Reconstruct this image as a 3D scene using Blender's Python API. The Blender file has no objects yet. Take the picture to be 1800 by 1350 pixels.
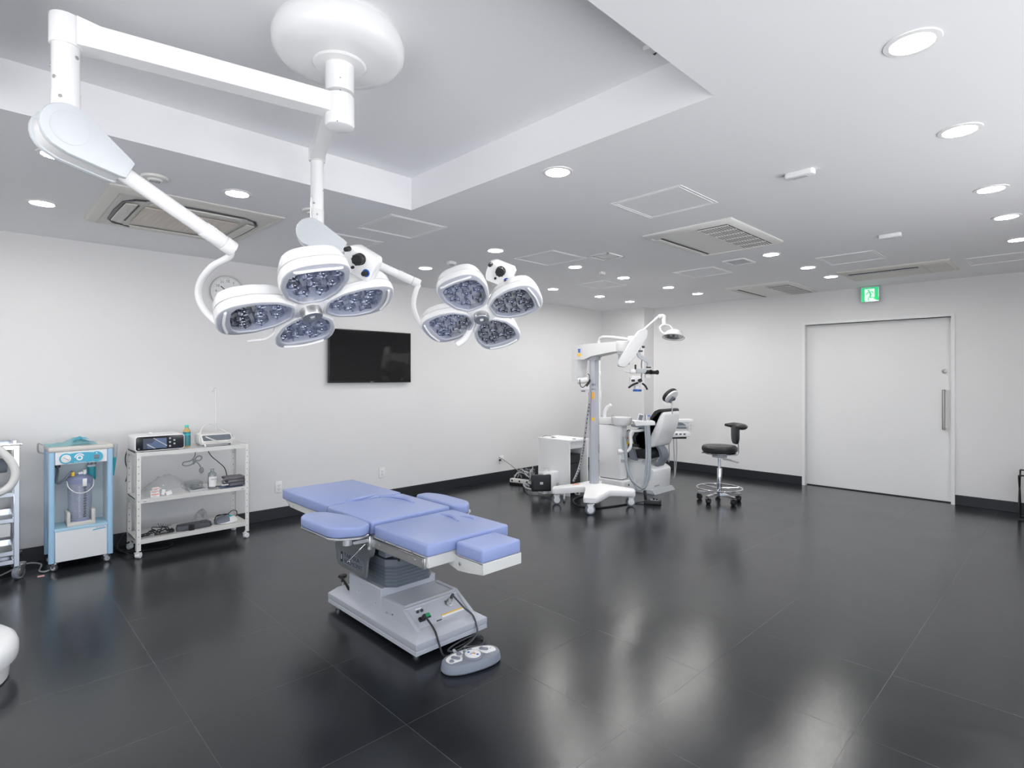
import bpy, bmesh, math, random
from mathutils import Vector, Matrix
random.seed(7)
R = math.radians
sc = bpy.context.scene
col = sc.collection
PI = math.pi

# ------------------------------------------------------------------ camera
YAW = math.atan2(1008.0, 979.6)                 # angle of the view direction from +X
FW = Vector((math.cos(YAW), math.sin(YAW), 0)); RT = Vector((math.sin(YAW), -math.cos(YAW), 0)); DN = Vector((0, 0, -1))
cd = bpy.data.cameras.new('camera'); cam = bpy.data.objects.new('camera', cd); col.objects.link(cam)
cam.location = (0, 0, 1.5); cam.rotation_euler = (PI/2, 0, YAW - PI/2)
cd.lens = 36 * 979.6 / 1800; cd.sensor_width = 36; cd.shift_y = -13/1800; cd.clip_start = .05
sc.camera = cam
def at(u, v, d):
    """world point seen at photograph position (u, v) at distance d along the view axis"""
    return Vector((0, 0, 1.5)) + FW*d + RT*((u-900)/979.6*d) + DN*((v-662)/979.6*d)

# ------------------------------------------------------------------ world, colour
w = bpy.data.worlds.new('world'); sc.world = w; w.use_nodes = True
bg = w.node_tree.nodes['Background']; wn = w.node_tree
tcw = wn.nodes.new('ShaderNodeTexCoord'); sxy = wn.nodes.new('ShaderNodeSeparateXYZ'); rmp = wn.nodes.new('ShaderNodeValToRGB')
wn.links.new(tcw.outputs['Generated'], sxy.inputs[0]); wn.links.new(sxy.outputs['Z'], rmp.inputs[0]); wn.links.new(rmp.outputs[0], bg.inputs[0])
# bright lower half added to lift the ceiling, no real terrace; hazy sky above
rmp.color_ramp.elements[0].position = 0.0; rmp.color_ramp.elements[0].color = (.975, .98, 1, 1)
rmp.color_ramp.elements[1].position = .06; rmp.color_ramp.elements[1].color = (.42, .47, .56, 1)
bg.inputs[1].default_value = 8.0
sc.view_settings.view_transform = 'Standard'; sc.view_settings.look = 'None'
sc.view_settings.gamma = 1; sc.view_settings.use_curve_mapping = False
sc.view_settings.exposure = -0.68
sc.cycles.max_bounces = 14; sc.cycles.diffuse_bounces = 9; sc.cycles.glossy_bounces = 5
DOWNLIGHT = 300.0
def portal(loc, rot, sx, sy):
    l = bpy.data.lights.new('daylight_portal', 'AREA'); l.shape = 'RECTANGLE'; l.size = sx; l.size_y = sy
    l.cycles.is_portal = True
    o = bpy.data.objects.new('daylight_portal', l); o.location = loc; o.rotation_euler = rot; col.objects.link(o)
# unseen windows behind the camera and in the left wall, sized for the light
YSO = -1.3
WIN_S = [(-2.3, -.2, .1, 2.3), (.2, 2.3, .1, 2.3), (2.7, 4.8, .1, 2.3)]
WIN_W = [(-.9, 1.5, .1, 2.2), (3.4, 4.8, .1, .7)]  # tall one added to brighten the recess, low one shaped for cart glare
for a, b, c, d in WIN_S: portal(((a+b)/2, YSO-.02, (c+d)/2), (PI/2, 0, PI), b-a, d-c)
for a, b, c, d in WIN_W: portal((-2.62, (a+b)/2, (c+d)/2), (PI/2, 0, PI/2), b-a, d-c)

# ------------------------------------------------------------------ materials
MATS = {}
def mat(name, c, rough=.5, metal=0, spec=.5, emit=None, es=0, alpha=1, coat=0, bump=0, bs=60, rv=.04, trans=0, ior=1.45):
    m = bpy.data.materials.new(name); m.use_nodes = True; nt = m.node_tree; b = nt.nodes['Principled BSDF']
    b.inputs['Base Color'].default_value = (*c, 1); b.inputs['Roughness'].default_value = rough
    b.inputs['Metallic'].default_value = metal; b.inputs['Specular IOR Level'].default_value = spec
    b.inputs['Alpha'].default_value = alpha; b.inputs['Coat Weight'].default_value = coat
    b.inputs['Transmission Weight'].default_value = trans; b.inputs['IOR'].default_value = ior
    if emit: b.inputs['Emission Color'].default_value = (*emit, 1); b.inputs['Emission Strength'].default_value = es
    tc = nt.nodes.new('ShaderNodeTexCoord'); no = nt.nodes.new('ShaderNodeTexNoise'); no.inputs['Scale'].default_value = bs
    nt.links.new(tc.outputs['Object'], no.inputs['Vector'])
    mr = nt.nodes.new('ShaderNodeMapRange'); mr.inputs['To Min'].default_value = max(0, rough-rv); mr.inputs['To Max'].default_value = min(1, rough+rv)
    nt.links.new(no.outputs['Fac'], mr.inputs['Value']); nt.links.new(mr.outputs[0], b.inputs['Roughness'])
    if bump:
        bp = nt.nodes.new('ShaderNodeBump'); bp.inputs['Strength'].default_value = bump; bp.inputs['Distance'].default_value = .002
        nt.links.new(no.outputs['Fac'], bp.inputs['Height']); nt.links.new(bp.outputs[0], b.inputs['Normal'])
    MATS[name] = m; return m
def clear(name, tint=(1, 1, 1), gl=.12, rough=.08, milk=0.0):
    """thin clear plastic or glass"""
    m = bpy.data.materials.new(name); m.use_nodes = True; nt = m.node_tree
    for n in list(nt.nodes): nt.nodes.remove(n)
    o = nt.nodes.new('ShaderNodeOutputMaterial'); t = nt.nodes.new('ShaderNodeBsdfTransparent'); g = nt.nodes.new('ShaderNodeBsdfGlossy')
    t.inputs[0].default_value = (*tint, 1); g.inputs['Roughness'].default_value = rough
    x = nt.nodes.new('ShaderNodeMixShader'); lw = nt.nodes.new('ShaderNodeLayerWeight'); lw.inputs[0].default_value = .35
    mr = nt.nodes.new('ShaderNodeMapRange'); mr.inputs['To Min'].default_value = gl*.4; mr.inputs['To Max'].default_value = min(1, gl*3.5)
    nt.links.new(lw.outputs['Facing'], mr.inputs[0]); nt.links.new(mr.outputs[0], x.inputs[0])
    nt.links.new(t.outputs[0], x.inputs[1]); nt.links.new(g.outputs[0], x.inputs[2]); nt.links.new(x.outputs[0], o.inputs[0])
    if milk:
        d = nt.nodes.new('ShaderNodeBsdfTranslucent'); d2 = nt.nodes.new('ShaderNodeBsdfDiffuse'); a = nt.nodes.new('ShaderNodeMixShader'); y = nt.nodes.new('ShaderNodeMixShader')
        d.inputs[0].default_value = (*tint, 1); d2.inputs[0].default_value = (*tint, 1); a.inputs[0].default_value = .5; y.inputs[0].default_value = milk
        nt.links.new(d.outputs[0], a.inputs[1]); nt.links.new(d2.outputs[0], a.inputs[2]); nt.links.new(x.outputs[0], y.inputs[1]); nt.links.new(a.outputs[0], y.inputs[2]); nt.links.new(y.outputs[0], o.inputs[0])
    MATS[name] = m; return m
mat('wall', (.745, .74, .74), .75, bump=.05, bs=180)
mat('ceiling', (.84, .84, .855), .8, bump=.04, bs=200)
mat('base_dark', (.022, .025, .03), .35)
mat('white_gloss', (.86, .86, .86), .22, coat=.2)
mat('white', (.83, .83, .83), .4)
mat('white_warm', (.78, .77, .74), .45)
mat('door', (.78, .78, .78), .5)
mat('lilac', (.49, .505, .565), .35)
mat('cover_grey', (.62, .65, .68), .35)
mat('steel', (.62, .62, .62), .3, metal=1)
mat('steel_brushed', (.60, .60, .59), .38, metal=.9, bump=.1, bs=90)
mat('steel_dark', (.36, .35, .33), .3, metal=1)
mat('chrome', (.78, .79, .8), .12, metal=1)
mat('black', (.012, .012, .013), .4)
mat('black_soft', (.02, .021, .023), .38, bump=.15, bs=120)
mat('black_gloss', (.01, .01, .011), .06, rv=.01)
mat('dark_grey', (.06, .065, .075), .4)
mat('mid_grey', (.21, .23, .27), .4)
mat('slate', (.16, .18, .21), .45)
mat('light_grey', (.5, .52, .54), .4)
mat('blue_vinyl', (.27, .335, .585), .36, bump=.06, bs=250, spec=.6)
mat('table_paint', (.49, .505, .545), .35, bump=.03, bs=300)
mat('table_panel', (.24, .255, .26), .32, metal=.5)
mat('table_cream', (.64, .64, .61), .45)
mat('bellows', (.13, .155, .18), .45)
mat('beige', (.62, .60, .565), .5)
mat('ac_beige', (.66, .645, .60), .5)
mat('ac_peach', (.68, .60, .53), .5)
mat('ac_white', (.76, .755, .73), .5)
mat('pale_blue', (.36, .58, .78), .4)
mat('ledge_blue', (.42, .66, .80), .4)
mat('teal', (.03, .42, .48), .3)
mat('sky_teal', (.06, .42, .60), .35)
mat('blue', (.03, .12, .5), .35)
mat('yellow', (.9, .55, .03), .45)
mat('orange', (.85, .25, .06), .45)
mat('green', (.01, .32, .12), .4)
mat('green_print', (.05, .5, .2), .5, emit=(.05, .75, .3), es=.9)
mat('sign_white', (.9, 1, .95), .5, emit=(.85, 1, .92), es=.8)
mat('lamp_lens', (1, 1, 1), .5, emit=(1, .985, .96), es=DOWNLIGHT)
mat('screen', (.045, .06, .10), .25)
mat('screen_blue', (.09, .14, .26), .25)
mat('rubber', (.03, .03, .035), .6)
mat('cuff', (.17, .165, .185), .75, bump=.2, bs=300)
mat('jar_smoke', (.30, .34, .52), .12, alpha=.72)
mat('jar_body', (.50, .54, .66), .12, alpha=.38)
mat('amber', (.55, .38, .16), .25)
mat('bottle_teal', (.05, .22, .26), .2)
mat('paper', (.8, .8, .8), .7)
mat('tan', (.42, .40, .36), .3)
mat('white_bluish', (.70, .76, .78), .45)
mat('panel_white', (.78, .80, .81), .4)
mat('hose_white', (.72, .72, .70), .35)
mat('shelf_gloss', (.70, .695, .67), .22)
mat('mint', (.08, .62, .52), .4)
mat('carton_red', (.75, .30, .22), .6)
mat('cord_grey', (.33, .34, .34), .5)
mat('sticker', (.6, .35, .35), .6)
mat('column_silver', (.55, .57, .62), .32, metal=.35)
mat('orange_y', (.85, .42, .04), .5)
mat('lilac_tag', (.48, .44, .52), .5)
mat('hose_grey', (.36, .39, .42), .4)
clear('glass_grey', (.80, .84, .86), .3, .06)
clear('bag', (.97, .975, .99), .14, .2, .16)
clear('lamp_glass', (.96, .965, .98), .07, .05)
clear('bag_blue', (.50, .82, .88), .14, .25, .45)
clear('glass', (.90, .92, .93), .2, .05)

def floor_mat():
    m = bpy.data.materials.new('floor_tiles'); m.use_nodes = True; nt = m.node_tree; L = nt.links.new; N = nt.nodes.new
    b = nt.nodes['Principled BSDF']; tc = N('ShaderNodeTexCoord')
    mp = N('ShaderNodeMapping'); mp.inputs['Location'].default_value = (-.69+.658*8, .68*8, 0); L(tc.outputs['Object'], mp.inputs[0])
    br = N('ShaderNodeTexBrick'); br.offset = 0; br.squash = 1
    br.inputs['Scale'].default_value = 1; br.inputs['Brick Width'].default_value = .658; br.inputs['Row Height'].default_value = .68
    br.inputs['Mortar Size'].default_value = .0013; br.inputs['Mortar Smooth'].default_value = .3; br.inputs['Bias'].default_value = 0
    br.inputs['Color1'].default_value = (.012, .0135, .0165, 1); br.inputs['Color2'].default_value = (.0175, .0195, .022, 1)
    br.inputs['Mortar'].default_value = (.065, .068, .072, 1); L(mp.outputs[0], br.inputs[0])
    n1 = N('ShaderNodeTexNoise'); n1.inputs['Scale'].default_value = 2.3; n1.inputs['Detail'].default_value = 8
    n1.inputs['Roughness'].default_value = .65; L(mp.outputs[0], n1.inputs[0])
    mx = N('ShaderNodeMix'); mx.data_type = 'RGBA'; mx.blend_type = 'MULTIPLY'; mx.inputs[0].default_value = .75
    cr = N('ShaderNodeMapRange'); cr.inputs[1].default_value = .3; cr.inputs[2].default_value = .7; cr.inputs[3].default_value = .75; cr.inputs[4].default_value = 1.4
    L(n1.outputs[0], cr.inputs[0]); L(br.outputs[0], mx.inputs[6]); L(cr.outputs[0], mx.inputs[7]); L(mx.outputs[2], b.inputs['Base Color'])
    rr = N('ShaderNodeMapRange'); rr.inputs[1].default_value = .3; rr.inputs[2].default_value = .7; rr.inputs[3].default_value = .165; rr.inputs[4].default_value = .225
    L(n1.outputs[0], rr.inputs[0]); L(rr.outputs[0], b.inputs['Roughness'])
    n2 = N('ShaderNodeTexNoise'); n2.inputs['Scale'].default_value = 75; n2.inputs['Detail'].default_value = 5; n2.inputs['Roughness'].default_value = .7
    L(mp.outputs[0], n2.inputs[0])
    ad = N('ShaderNodeMath'); ad.operation = 'MULTIPLY_ADD'; ad.inputs[1].default_value = -1.2; L(br.outputs['Fac'], ad.inputs[0]); L(n2.outputs[0], ad.inputs[2])
    bp = N('ShaderNodeBump'); bp.inputs['Strength'].default_value = .32; bp.inputs['Distance'].default_value = .0012
    L(ad.outputs[0], bp.inputs['Height']); L(bp.outputs[0], b.inputs['Normal'])
    b.inputs['Specular IOR Level'].default_value = .68
    MATS['floor_tiles'] = m
floor_mat()

# ------------------------------------------------------------------ mesh helpers
def rot_to(d):
    return Vector(d).normalized().to_track_quat('Z', 'Y').to_matrix().to_4x4()
def frame(o, ex, ey):
    ex = Vector(ex).normalized(); ey = Vector(ey); ey = (ey - ex*ey.dot(ex)).normalized(); ez = ex.cross(ey)
    m = Matrix((ex, ey, ez)).transposed().to_4x4(); m.translation = Vector(o); return m
def spline(pts, n=8):
    P = [Vector(p) for p in pts]
    if len(P) < 3: return P
    Q = [2*P[0]-P[1]] + P + [2*P[-1]-P[-2]]; out = []
    for i in range(1, len(Q)-2):
        a, b, c, d = Q[i-1:i+3]
        for k in range(n):
            t = k/n
            out.append(.5*((2*b) + (c-a)*t + (2*a-5*b+4*c-d)*t*t + (-a+3*b-3*c+d)*t*t*t))
    out.append(P[-1]); return out
class G:
    def __init__(s): s.bm = bmesh.new(); s.mi = 0
    def _merge(s, t, M=None, mi=None):
        if M is not None: bmesh.ops.transform(t, matrix=M, verts=t.verts)
        k = s.mi if mi is None else mi
        for f in t.faces: f.material_index = k
        me = bpy.data.meshes.new('t'); t.to_mesh(me); t.free(); s.bm.from_mesh(me); bpy.data.meshes.remove(me); return s
    def box(s, x0, x1, y0, y1, z0, z1, bev=0, seg=2, M=None, mi=None):
        t = bmesh.new(); bmesh.ops.create_cube(t, size=1)
        for v in t.verts: v.co = Vector(((x0+x1)/2+v.co.x*(x1-x0), (y0+y1)/2+v.co.y*(y1-y0), (z0+z1)/2+v.co.z*(z1-z0)))
        if bev: bmesh.ops.bevel(t, geom=t.edges[:], offset=bev, segments=seg, affect='EDGES', profile=.5)
        return s._merge(t, M, mi)
    def prism(s, poly, z0, z1, bev=0, seg=2, M=None, mi=None, top=1.0):
        t = bmesh.new(); n = len(poly)
        cx = sum(p[0] for p in poly)/n; cy = sum(p[1] for p in poly)/n
        a = [t.verts.new((p[0], p[1], z0)) for p in poly]
        b = [t.verts.new((cx+(p[0]-cx)*top, cy+(p[1]-cy)*top, z1)) for p in poly]
        t.faces.new(a[::-1]); t.faces.new(b)
        for i in range(n): t.faces.new((a[i], a[(i+1) % n], b[(i+1) % n], b[i]))
        bmesh.ops.recalc_face_normals(t, faces=t.faces)
        if bev:
            ed = [e for e in t.edges if abs(e.verts[0].co.z-e.verts[1].co.z) < 1e-6]
            bmesh.ops.bevel(t, geom=ed, offset=bev, segments=seg, affect='EDGES', profile=.5)
        return s._merge(t, M, mi)
    def loft(s, rings, cap=True, closed=True, M=None, mi=None):
        t = bmesh.new(); V = [[t.verts.new(p) for p in r] for r in rings]; n = len(V[0])
        for a, b in zip(V, V[1:]):
            for i in range(n if closed else n-1):
                t.faces.new((a[i], a[(i+1) % n], b[(i+1) % n], b[i]))
        if cap: t.faces.new(V[0][::-1]); t.faces.new(V[-1])
        bmesh.ops.recalc_face_normals(t, faces=t.faces)
        return s._merge(t, M, mi)
    def cyl(s, p0, p1, r0, r1=None, seg=20, bev=0, mi=None, cap=True):
        p0, p1 = Vector(p0), Vector(p1); r1 = r0 if r1 is None else r1; L = (p1-p0).length
        pr = [(r0, 0), (r1, L)] if not bev else [(r0-bev, 0), (r0-.3*bev, .3*bev), (r0, bev), (r1, L-bev), (r1-.3*bev, L-.3*bev), (r1-bev, L)]
        M = rot_to(p1-p0); M.translation = p0
        return s.lathe(pr, M=M, seg=seg, mi=mi, cap=cap)
    def lathe(s, prof, c=(0, 0, 0), M=None, seg=28, mi=None, cap=True):
        if M is None: M = Matrix.Translation(Vector(c))
        t = bmesh.new(); rings = []
        for r, z in prof:
            rings.append([t.verts.new((r*math.cos(2*PI*i/seg), r*math.sin(2*PI*i/seg), z)) for i in range(seg)] if r > 1e-6 else [t.verts.new((0, 0, z))])
        for a, b in zip(rings, rings[1:]):
            for i in range(seg):
                j = (i+1) % seg
                if len(a) == 1 and len(b) == 1: continue
                if len(a) == 1: t.faces.new((a[0], b[j], b[i]))
                elif len(b) == 1: t.faces.new((a[i], a[j], b[0]))
                else: t.faces.new((a[i], a[j], b[j], b[i]))
        if cap:
            if len(rings[0]) > 1: t.faces.new(rings[0][::-1])
            if len(rings[-1]) > 1: t.faces.new(rings[-1])
        bmesh.ops.recalc_face_normals(t, faces=t.faces)
        return s._merge(t, M, mi)
    def sph(s, c, r, sx=1, sy=1, sz=1, M=None, mi=None, seg=20):
        t = bmesh.new(); bmesh.ops.create_uvsphere(t, u_segments=seg, v_segments=seg//2, radius=r)
        T = Matrix.Translation(Vector(c)) @ Matrix.Diagonal((sx, sy, sz, 1))
        return s._merge(t, (M @ T) if M is not None else T, mi)
    def tube(s, pts, r, seg=8, n=8, mi=None, smooth=True):
        P = spline(pts, n) if smooth else [Vector(p) for p in pts]
        Q = [P[0]]
        for p in P[1:]:
            if (p-Q[-1]).length > 1e-5: Q.append(p)
        P = Q; t = bmesh.new(); rings = []; nr = None
        for i, p in enumerate(P):
            d = (P[min(i+1, len(P)-1)] - P[max(i-1, 0)]).normalized()
            if nr is None:
                nr = d.orthogonal().normalized()
            nr = (nr - d*nr.dot(d)).normalized(); bi = d.cross(nr)
            rr = r if not callable(r) else r(i/(len(P)-1))
            rings.append([t.verts.new(p + (nr*math.cos(2*PI*k/seg)+bi*math.sin(2*PI*k/seg))*rr) for k in range(seg)])
        for a, b in zip(rings, rings[1:]):
            for k in range(seg): t.faces.new((a[k], a[(k+1) % seg], b[(k+1) % seg], b[k]))
        t.faces.new(rings[0][::-1]); t.faces.new(rings[-1])
        bmesh.ops.recalc_face_normals(t, faces=t.faces)
        return s._merge(t, None, mi)
    def quad(s, a, b, c, d, mi=None):
        t = bmesh.new(); t.faces.new([t.verts.new(p) for p in (a, b, c, d)]); return s._merge(t, None, mi)
    def build(s, name, mats, parent=None, label=None, ang=38, local=False):
        me = bpy.data.meshes.new(name); bmesh.ops.remove_doubles(s.bm, verts=s.bm.verts, dist=1e-6)
        off = Vector((0, 0, 0)); p = parent
        if not local:
            while p is not None: off = off + p.location; p = p.parent
        if off.length: bmesh.ops.translate(s.bm, vec=-off, verts=s.bm.verts)
        s.bm.to_mesh(me); s.bm.free()
        for m in ([mats] if isinstance(mats, str) else mats): me.materials.append(MATS[m])
        me.polygons.foreach_set('use_smooth', [True]*len(me.polygons)); me.set_sharp_from_angle(angle=R(ang))
        o = bpy.data.objects.new(name, me); col.objects.link(o)
        if parent is not None: o.parent = parent
        if label: o['label'] = label
        return o
def root(name, loc, label, cat, group=None):
    o = bpy.data.objects.new(name, None); o.location = loc; o.empty_display_size = .1; col.objects.link(o)
    return tag(o, label, cat, group)
def tag(o, label, cat, group=None, kind=None):
    o['label'] = label; o['category'] = cat
    if group: o['group'] = group
    if kind: o['kind'] = kind
    return o
def struct(o, label=None):
    o['kind'] = 'structure'
    if label: o['label'] = label
    return o
def cp(o, parent):
    c = o.copy(); c.parent = parent; col.objects.link(c)
    for ch in [x for x in col.objects if x.parent == o]: cp(ch, c)
    return c
def txt(s, size, M, m, parent, name='lettering', ext=.0004, sx=1.0):
    cu = bpy.data.curves.new('t', 'FONT'); cu.body = s; cu.size = size; cu.extrude = ext; cu.align_x = 'CENTER'; cu.align_y = 'CENTER'
    o = bpy.data.objects.new('t', cu); col.objects.link(o); bpy.context.view_layer.update()
    me = bpy.data.meshes.new_from_object(o.evaluated_get(bpy.context.evaluated_depsgraph_get()))
    bpy.data.objects.remove(o); bpy.data.curves.remove(cu)
    me.transform(M @ Matrix.Diagonal((sx, 1, 1, 1)))
    off = Vector((0, 0, 0)); p = parent
    while p is not None: off += p.location; p = p.parent
    me.transform(Matrix.Translation(-off)); me.materials.clear(); me.materials.append(MATS[m]); me.name = name
    ob = bpy.data.objects.new(name, me); col.objects.link(ob); ob.parent = parent; return ob
def rrect(w, h, r, n=5, cx=0, cy=0):
    out = []
    for sx, sy, a0 in ((1, 1, 0), (-1, 1, 90), (-1, -1, 180), (1, -1, 270)):
        for i in range(n+1):
            a = R(a0+90*i/n); out.append((cx+sx*(w/2-r)+r*math.cos(a), cy+sy*(h/2-r)+r*math.sin(a)))
    return out
def rounded(poly, r, n=4):
    """round the corners of a polygon"""
    out = []; N = len(poly)
    for i in range(N):
        p0, p, p1 = Vector(poly[i-1]), Vector(poly[i]), Vector(poly[(i+1) % N])
        a = (p0-p); b = (p1-p); d = min(r, a.length*.45, b.length*.45)
        A = p+a.normalized()*d; B = p+b.normalized()*d
        for k in range(n+1):
            t = k/n; out.append(tuple(A*(1-t)**2+p*2*t*(1-t)+B*t*t))
    return out
def caster(parent, x, y, r, top, m_wheel='rubber', m_hub='white', m_fork='chrome', ang=0, width=None, off=.5, plates=True):
    """swivel caster with its fork and wheel, standing on the floor at (x, y)"""
    wd = width or r*.7; d = Vector((math.cos(ang), math.sin(ang), 0)); n = Vector((-d.y, d.x, 0)); c = Vector((x, y, r))
    st = c - d*r*off
    g = G(); g.cyl((st.x, st.y, r*2.05), (st.x, st.y, top), r*.28, seg=12); g.cyl((st.x, st.y, r*2.0), (st.x, st.y, r*2.25), r*.62, seg=16)
    if not plates: g.box(-r*.62, r*.62, -wd*.5, wd*.5, r*1.06, r*2.1, r*.12, M=frame((x, y, 0), d, n))
    for s in (-1, 1) if plates else ():
        o = n*(wd*.62*s)
        a = st+o+Vector((0, 0, r*1.1)); M = frame((0, 0, 0), d, (0, 0, 1))
        M.translation = c+o
        g.prism([(-r*.95, r*1.08), (r*.25, r*1.08), (r*.32, r*.1), (r*.12, -r*.22), (-r*.12, -r*.22)], -r*.05, r*.05, M=M)
    o = g.build('caster', m_fork, parent)
    h = G(); M = rot_to(n); M.translation = c-n*wd/2
    h.lathe([(r*.6, wd*.02), (r*.9, wd*.02), (r, wd*.15), (r, wd*.85), (r*.9, wd*.98), (r*.6, wd*.98)], M=M, seg=24, mi=0)
    h.lathe([(0, -wd*.06), (r*.60, -wd*.06), (r*.68, wd*.0), (r*.68, wd*1.0), (r*.60, wd*1.06), (0, wd*1.06)], M=M, seg=24, mi=1)
    h.build('wheel', [m_wheel, m_hub], o); return o
H = 2.65
# ------------------------------------------------------------------ the room
def wall_x(name, x, sgn, y0, y1, holes, th=.14, zt=3.0):
    """wall in the plane x, body on the side sgn, openings (y0, y1, z0, z1)"""
    g = G(); a, b = sorted((x, x+sgn*th)); cur = y0
    for h in sorted(holes):
        g.box(a, b, cur, h[0], -.02, zt); g.box(a, b, h[0], h[1], h[3], zt)
        if h[2] > 0: g.box(a, b, h[0], h[1], -.02, h[2])
        cur = h[1]
    g.box(a, b, cur, y1, -.02, zt); return struct(g.build(name, 'wall'))
def wall_y(name, y, sgn, x0, x1, holes, th=.14, zt=3.0):
    g = G(); a, b = sorted((y, y+sgn*th)); cur = x0
    for h in sorted(holes):
        g.box(cur, h[0], a, b, -.02, zt); g.box(h[0], h[1], a, b, h[3], zt)
        if h[2] > 0: g.box(h[0], h[1], a, b, -.02, h[2])
        cur = h[1]
    g.box(cur, x1, a, b, -.02, zt); return struct(g.build(name, 'wall'))
XE, YN, XW, YS = 8.27, 5.945, -2.6, YSO
g = G(); g.box(XW, XE+.14, YS, YN, -.05, 0); struct(g.build('floor', 'floor_tiles'))
wall_y('wall_north', YN, 1, XW-.14, XE+.14, [])
wall_x('wall_east', XE, 1, YS-.14, YN, [(1.10, 2.70, 0, 2.21)])
wall_y('wall_south', YS, -1, XW-.14, XE+.14, WIN_S)
wall_x('wall_west', XW, -1, YS-.14, YN, WIN_W)
g = G(); g.box(7.98, XE, 5.08, YN, 0, H+.02); struct(g.build('wall_corner', 'wall'))
k = 1
for a, b, c, d in WIN_S + [None]:
    if a is None: break
    g = G()
    for u0, u1, z0, z1 in ((a, a+.05, c, d), (b-.05, b, c, d), (a+.05, b-.05, c, c+.05), (a+.05, b-.05, d-.05, d), ((a+b)/2-.025, (a+b)/2+.025, c+.05, d-.05)):
        g.box(u0, u1, YS-.1, YS-.04, z0, z1, .004)
    struct(g.build('window_%d' % k, 'white')); k += 1
    if k > len(WIN_S): break
for a, b, c, d in WIN_W:
    g = G()
    for u0, u1, z0, z1 in ((a, a+.05, c, d), (b-.05, b, c, d), (a+.05, b-.05, c, c+.05), (a+.05, b-.05, d-.05, d), ((a+b)/2-.025, (a+b)/2+.025, c+.05, d-.05)):
        g.box(XW-.1, XW-.04, u0, u1, z0, z1, .004)
    struct(g.build('window_%d' % k, 'white')); k += 1
# ceiling with the square recess
CX0, CX1, CY0, CY1, CZ = -.05, 2.185, 1.06, 3.245, 2.87
g = G()
g.box(XW, CX0, YS, YN, H, CZ); g.box(CX1, XE, YS, YN, H, CZ); g.box(CX0, CX1, YS, CY0, H, CZ); g.box(CX0, CX1, CY1, YN, H, CZ)
g.box(CX0-.02, CX1+.02, CY0-.02, CY1+.02, CZ, CZ+.05)
struct(g.build('ceiling', 'ceiling'))
# baseboards
BH = .118
def bb(name, *b): g = G(); g.box(*b, .003, 1); struct(g.build(name, 'base_dark'))
bb('baseboard_north', XW, 7.98, YN-.012, YN, 0, BH)
bb('baseboard_column', 7.968, 7.98, 5.068, YN-.012, 0, BH)
bb('baseboard_corner', 7.98, XE-.012, 5.068, 5.08, 0, BH)
bb('baseboard_east', XE-.012, XE, 2.735, 5.068, 0, BH)
bb('baseboard_entrance', XE-.012, XE, YS, 1.065, 0, BH)
# sliding door
g = G()
for y0, y1, z0, z1 in ((1.065, 1.10, 0, 2.245), (2.70, 2.735, 0, 2.245), (1.10, 2.70, 2.21, 2.245)):
    g.box(XE-.012, XE+.139, y0-.001, y1+.001, z0, z1)
g.box(XE+.131, XE+.139, 1.1, 2.7, 0, 2.21)
struct(g.build('trim_1', 'door'), 'white frame around the sliding door')
dr = G(); dr.box(XE+.085, XE+.13, 1.102, 2.698, .012, 2.208); dro = struct(dr.build('door_1', 'door'), 'wide white sliding door')
g = G(); hy = 1.175
g.tube([(XE+.085, hy, 1.33), (XE+.04, hy, 1.33), (XE+.032, hy, 1.30), (XE+.032, hy, .91), (XE+.04, hy, .88), (XE+.085, hy, .88)], .015, 14)
g.build('door_handle', 'steel_dark', dro, 'vertical stainless bar handle')
g = G(); g.cyl((XE+.086, hy, 1.565), (XE+.074, hy, 1.565), .024, seg=24, bev=.003); g.cyl((XE+.074, hy, 1.565), (XE+.068, hy, 1.565), .01, mi=0)
g.build('door_lock', 'steel_dark', dro, 'round stainless lock rosette')
g = G(); g.box(XE+.07, XE+.12, 1.10, 2.70, 0, .011); struct(g.build('door_gap_shade', 'black'), 'black strip painted as the shade under the door')  # black strip stands in for the shade in the gap below the leaf

# exit sign hung from the ceiling in front of the door wall
ex = root('exit_sign', (8.19, 1.905, 2.44), 'small square green and white running man exit sign above the sliding door', 'sign')
g = G(); g.box(8.18, 8.215, 1.80, 2.01, 2.445, H, .004); g.build('sign_case', 'light_grey', ex)
g = G(); g.box(8.178, 8.18, 1.81, 2.0, 2.452, 2.63); pn = g.build('sign_face', 'sign_white', ex, 'white lit panel')
def sg(y, z): return (8.1765, 2.0-y*.19, 2.452+z*.178)
g = G()
def flat(poly):
    a = [Vector(sg(*p)) for p in poly]; b = [v+Vector((.0012, 0, 0)) for v in a]; g.loft([a, b])
flat([(0, 0), (.2, 0), (.26, .06), (.2, .1), (.2, .9), (0, .97)]); flat([(0, .9), (1, .9), (1, 1), (0, 1)])
flat([(.77, .24), (.98, .06), (.98, .92), (.77, .92)]); flat([(.72, .2), (.9, .06), (1, .06), (1, .3), (.77, .3)])
flat([(.36, .79), (.40, .84), (.45, .84), (.49, .80), (.47, .74), (.41, .73)])
flat([(.42, .72), (.50, .72), (.60, .5), (.58, .38), (.48, .4), (.50, .52)])
flat([(.42, .71), (.24, .52), (.27, .48), (.46, .65)]); flat([(.48, .72), (.66, .71), (.72, .6), (.68, .57), (.62, .66), (.48, .67)])
flat([(.50, .45), (.36, .16), (.46, .04), (.50, .07), (.42, .17), (.57, .42)]); flat([(.54, .42), (.56, .3), (.78, .3), (.78, .25), (.51, .25), (.49, .42)])
g.build('running_man', 'green_print', pn, 'green pictogram of a running figure')

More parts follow.
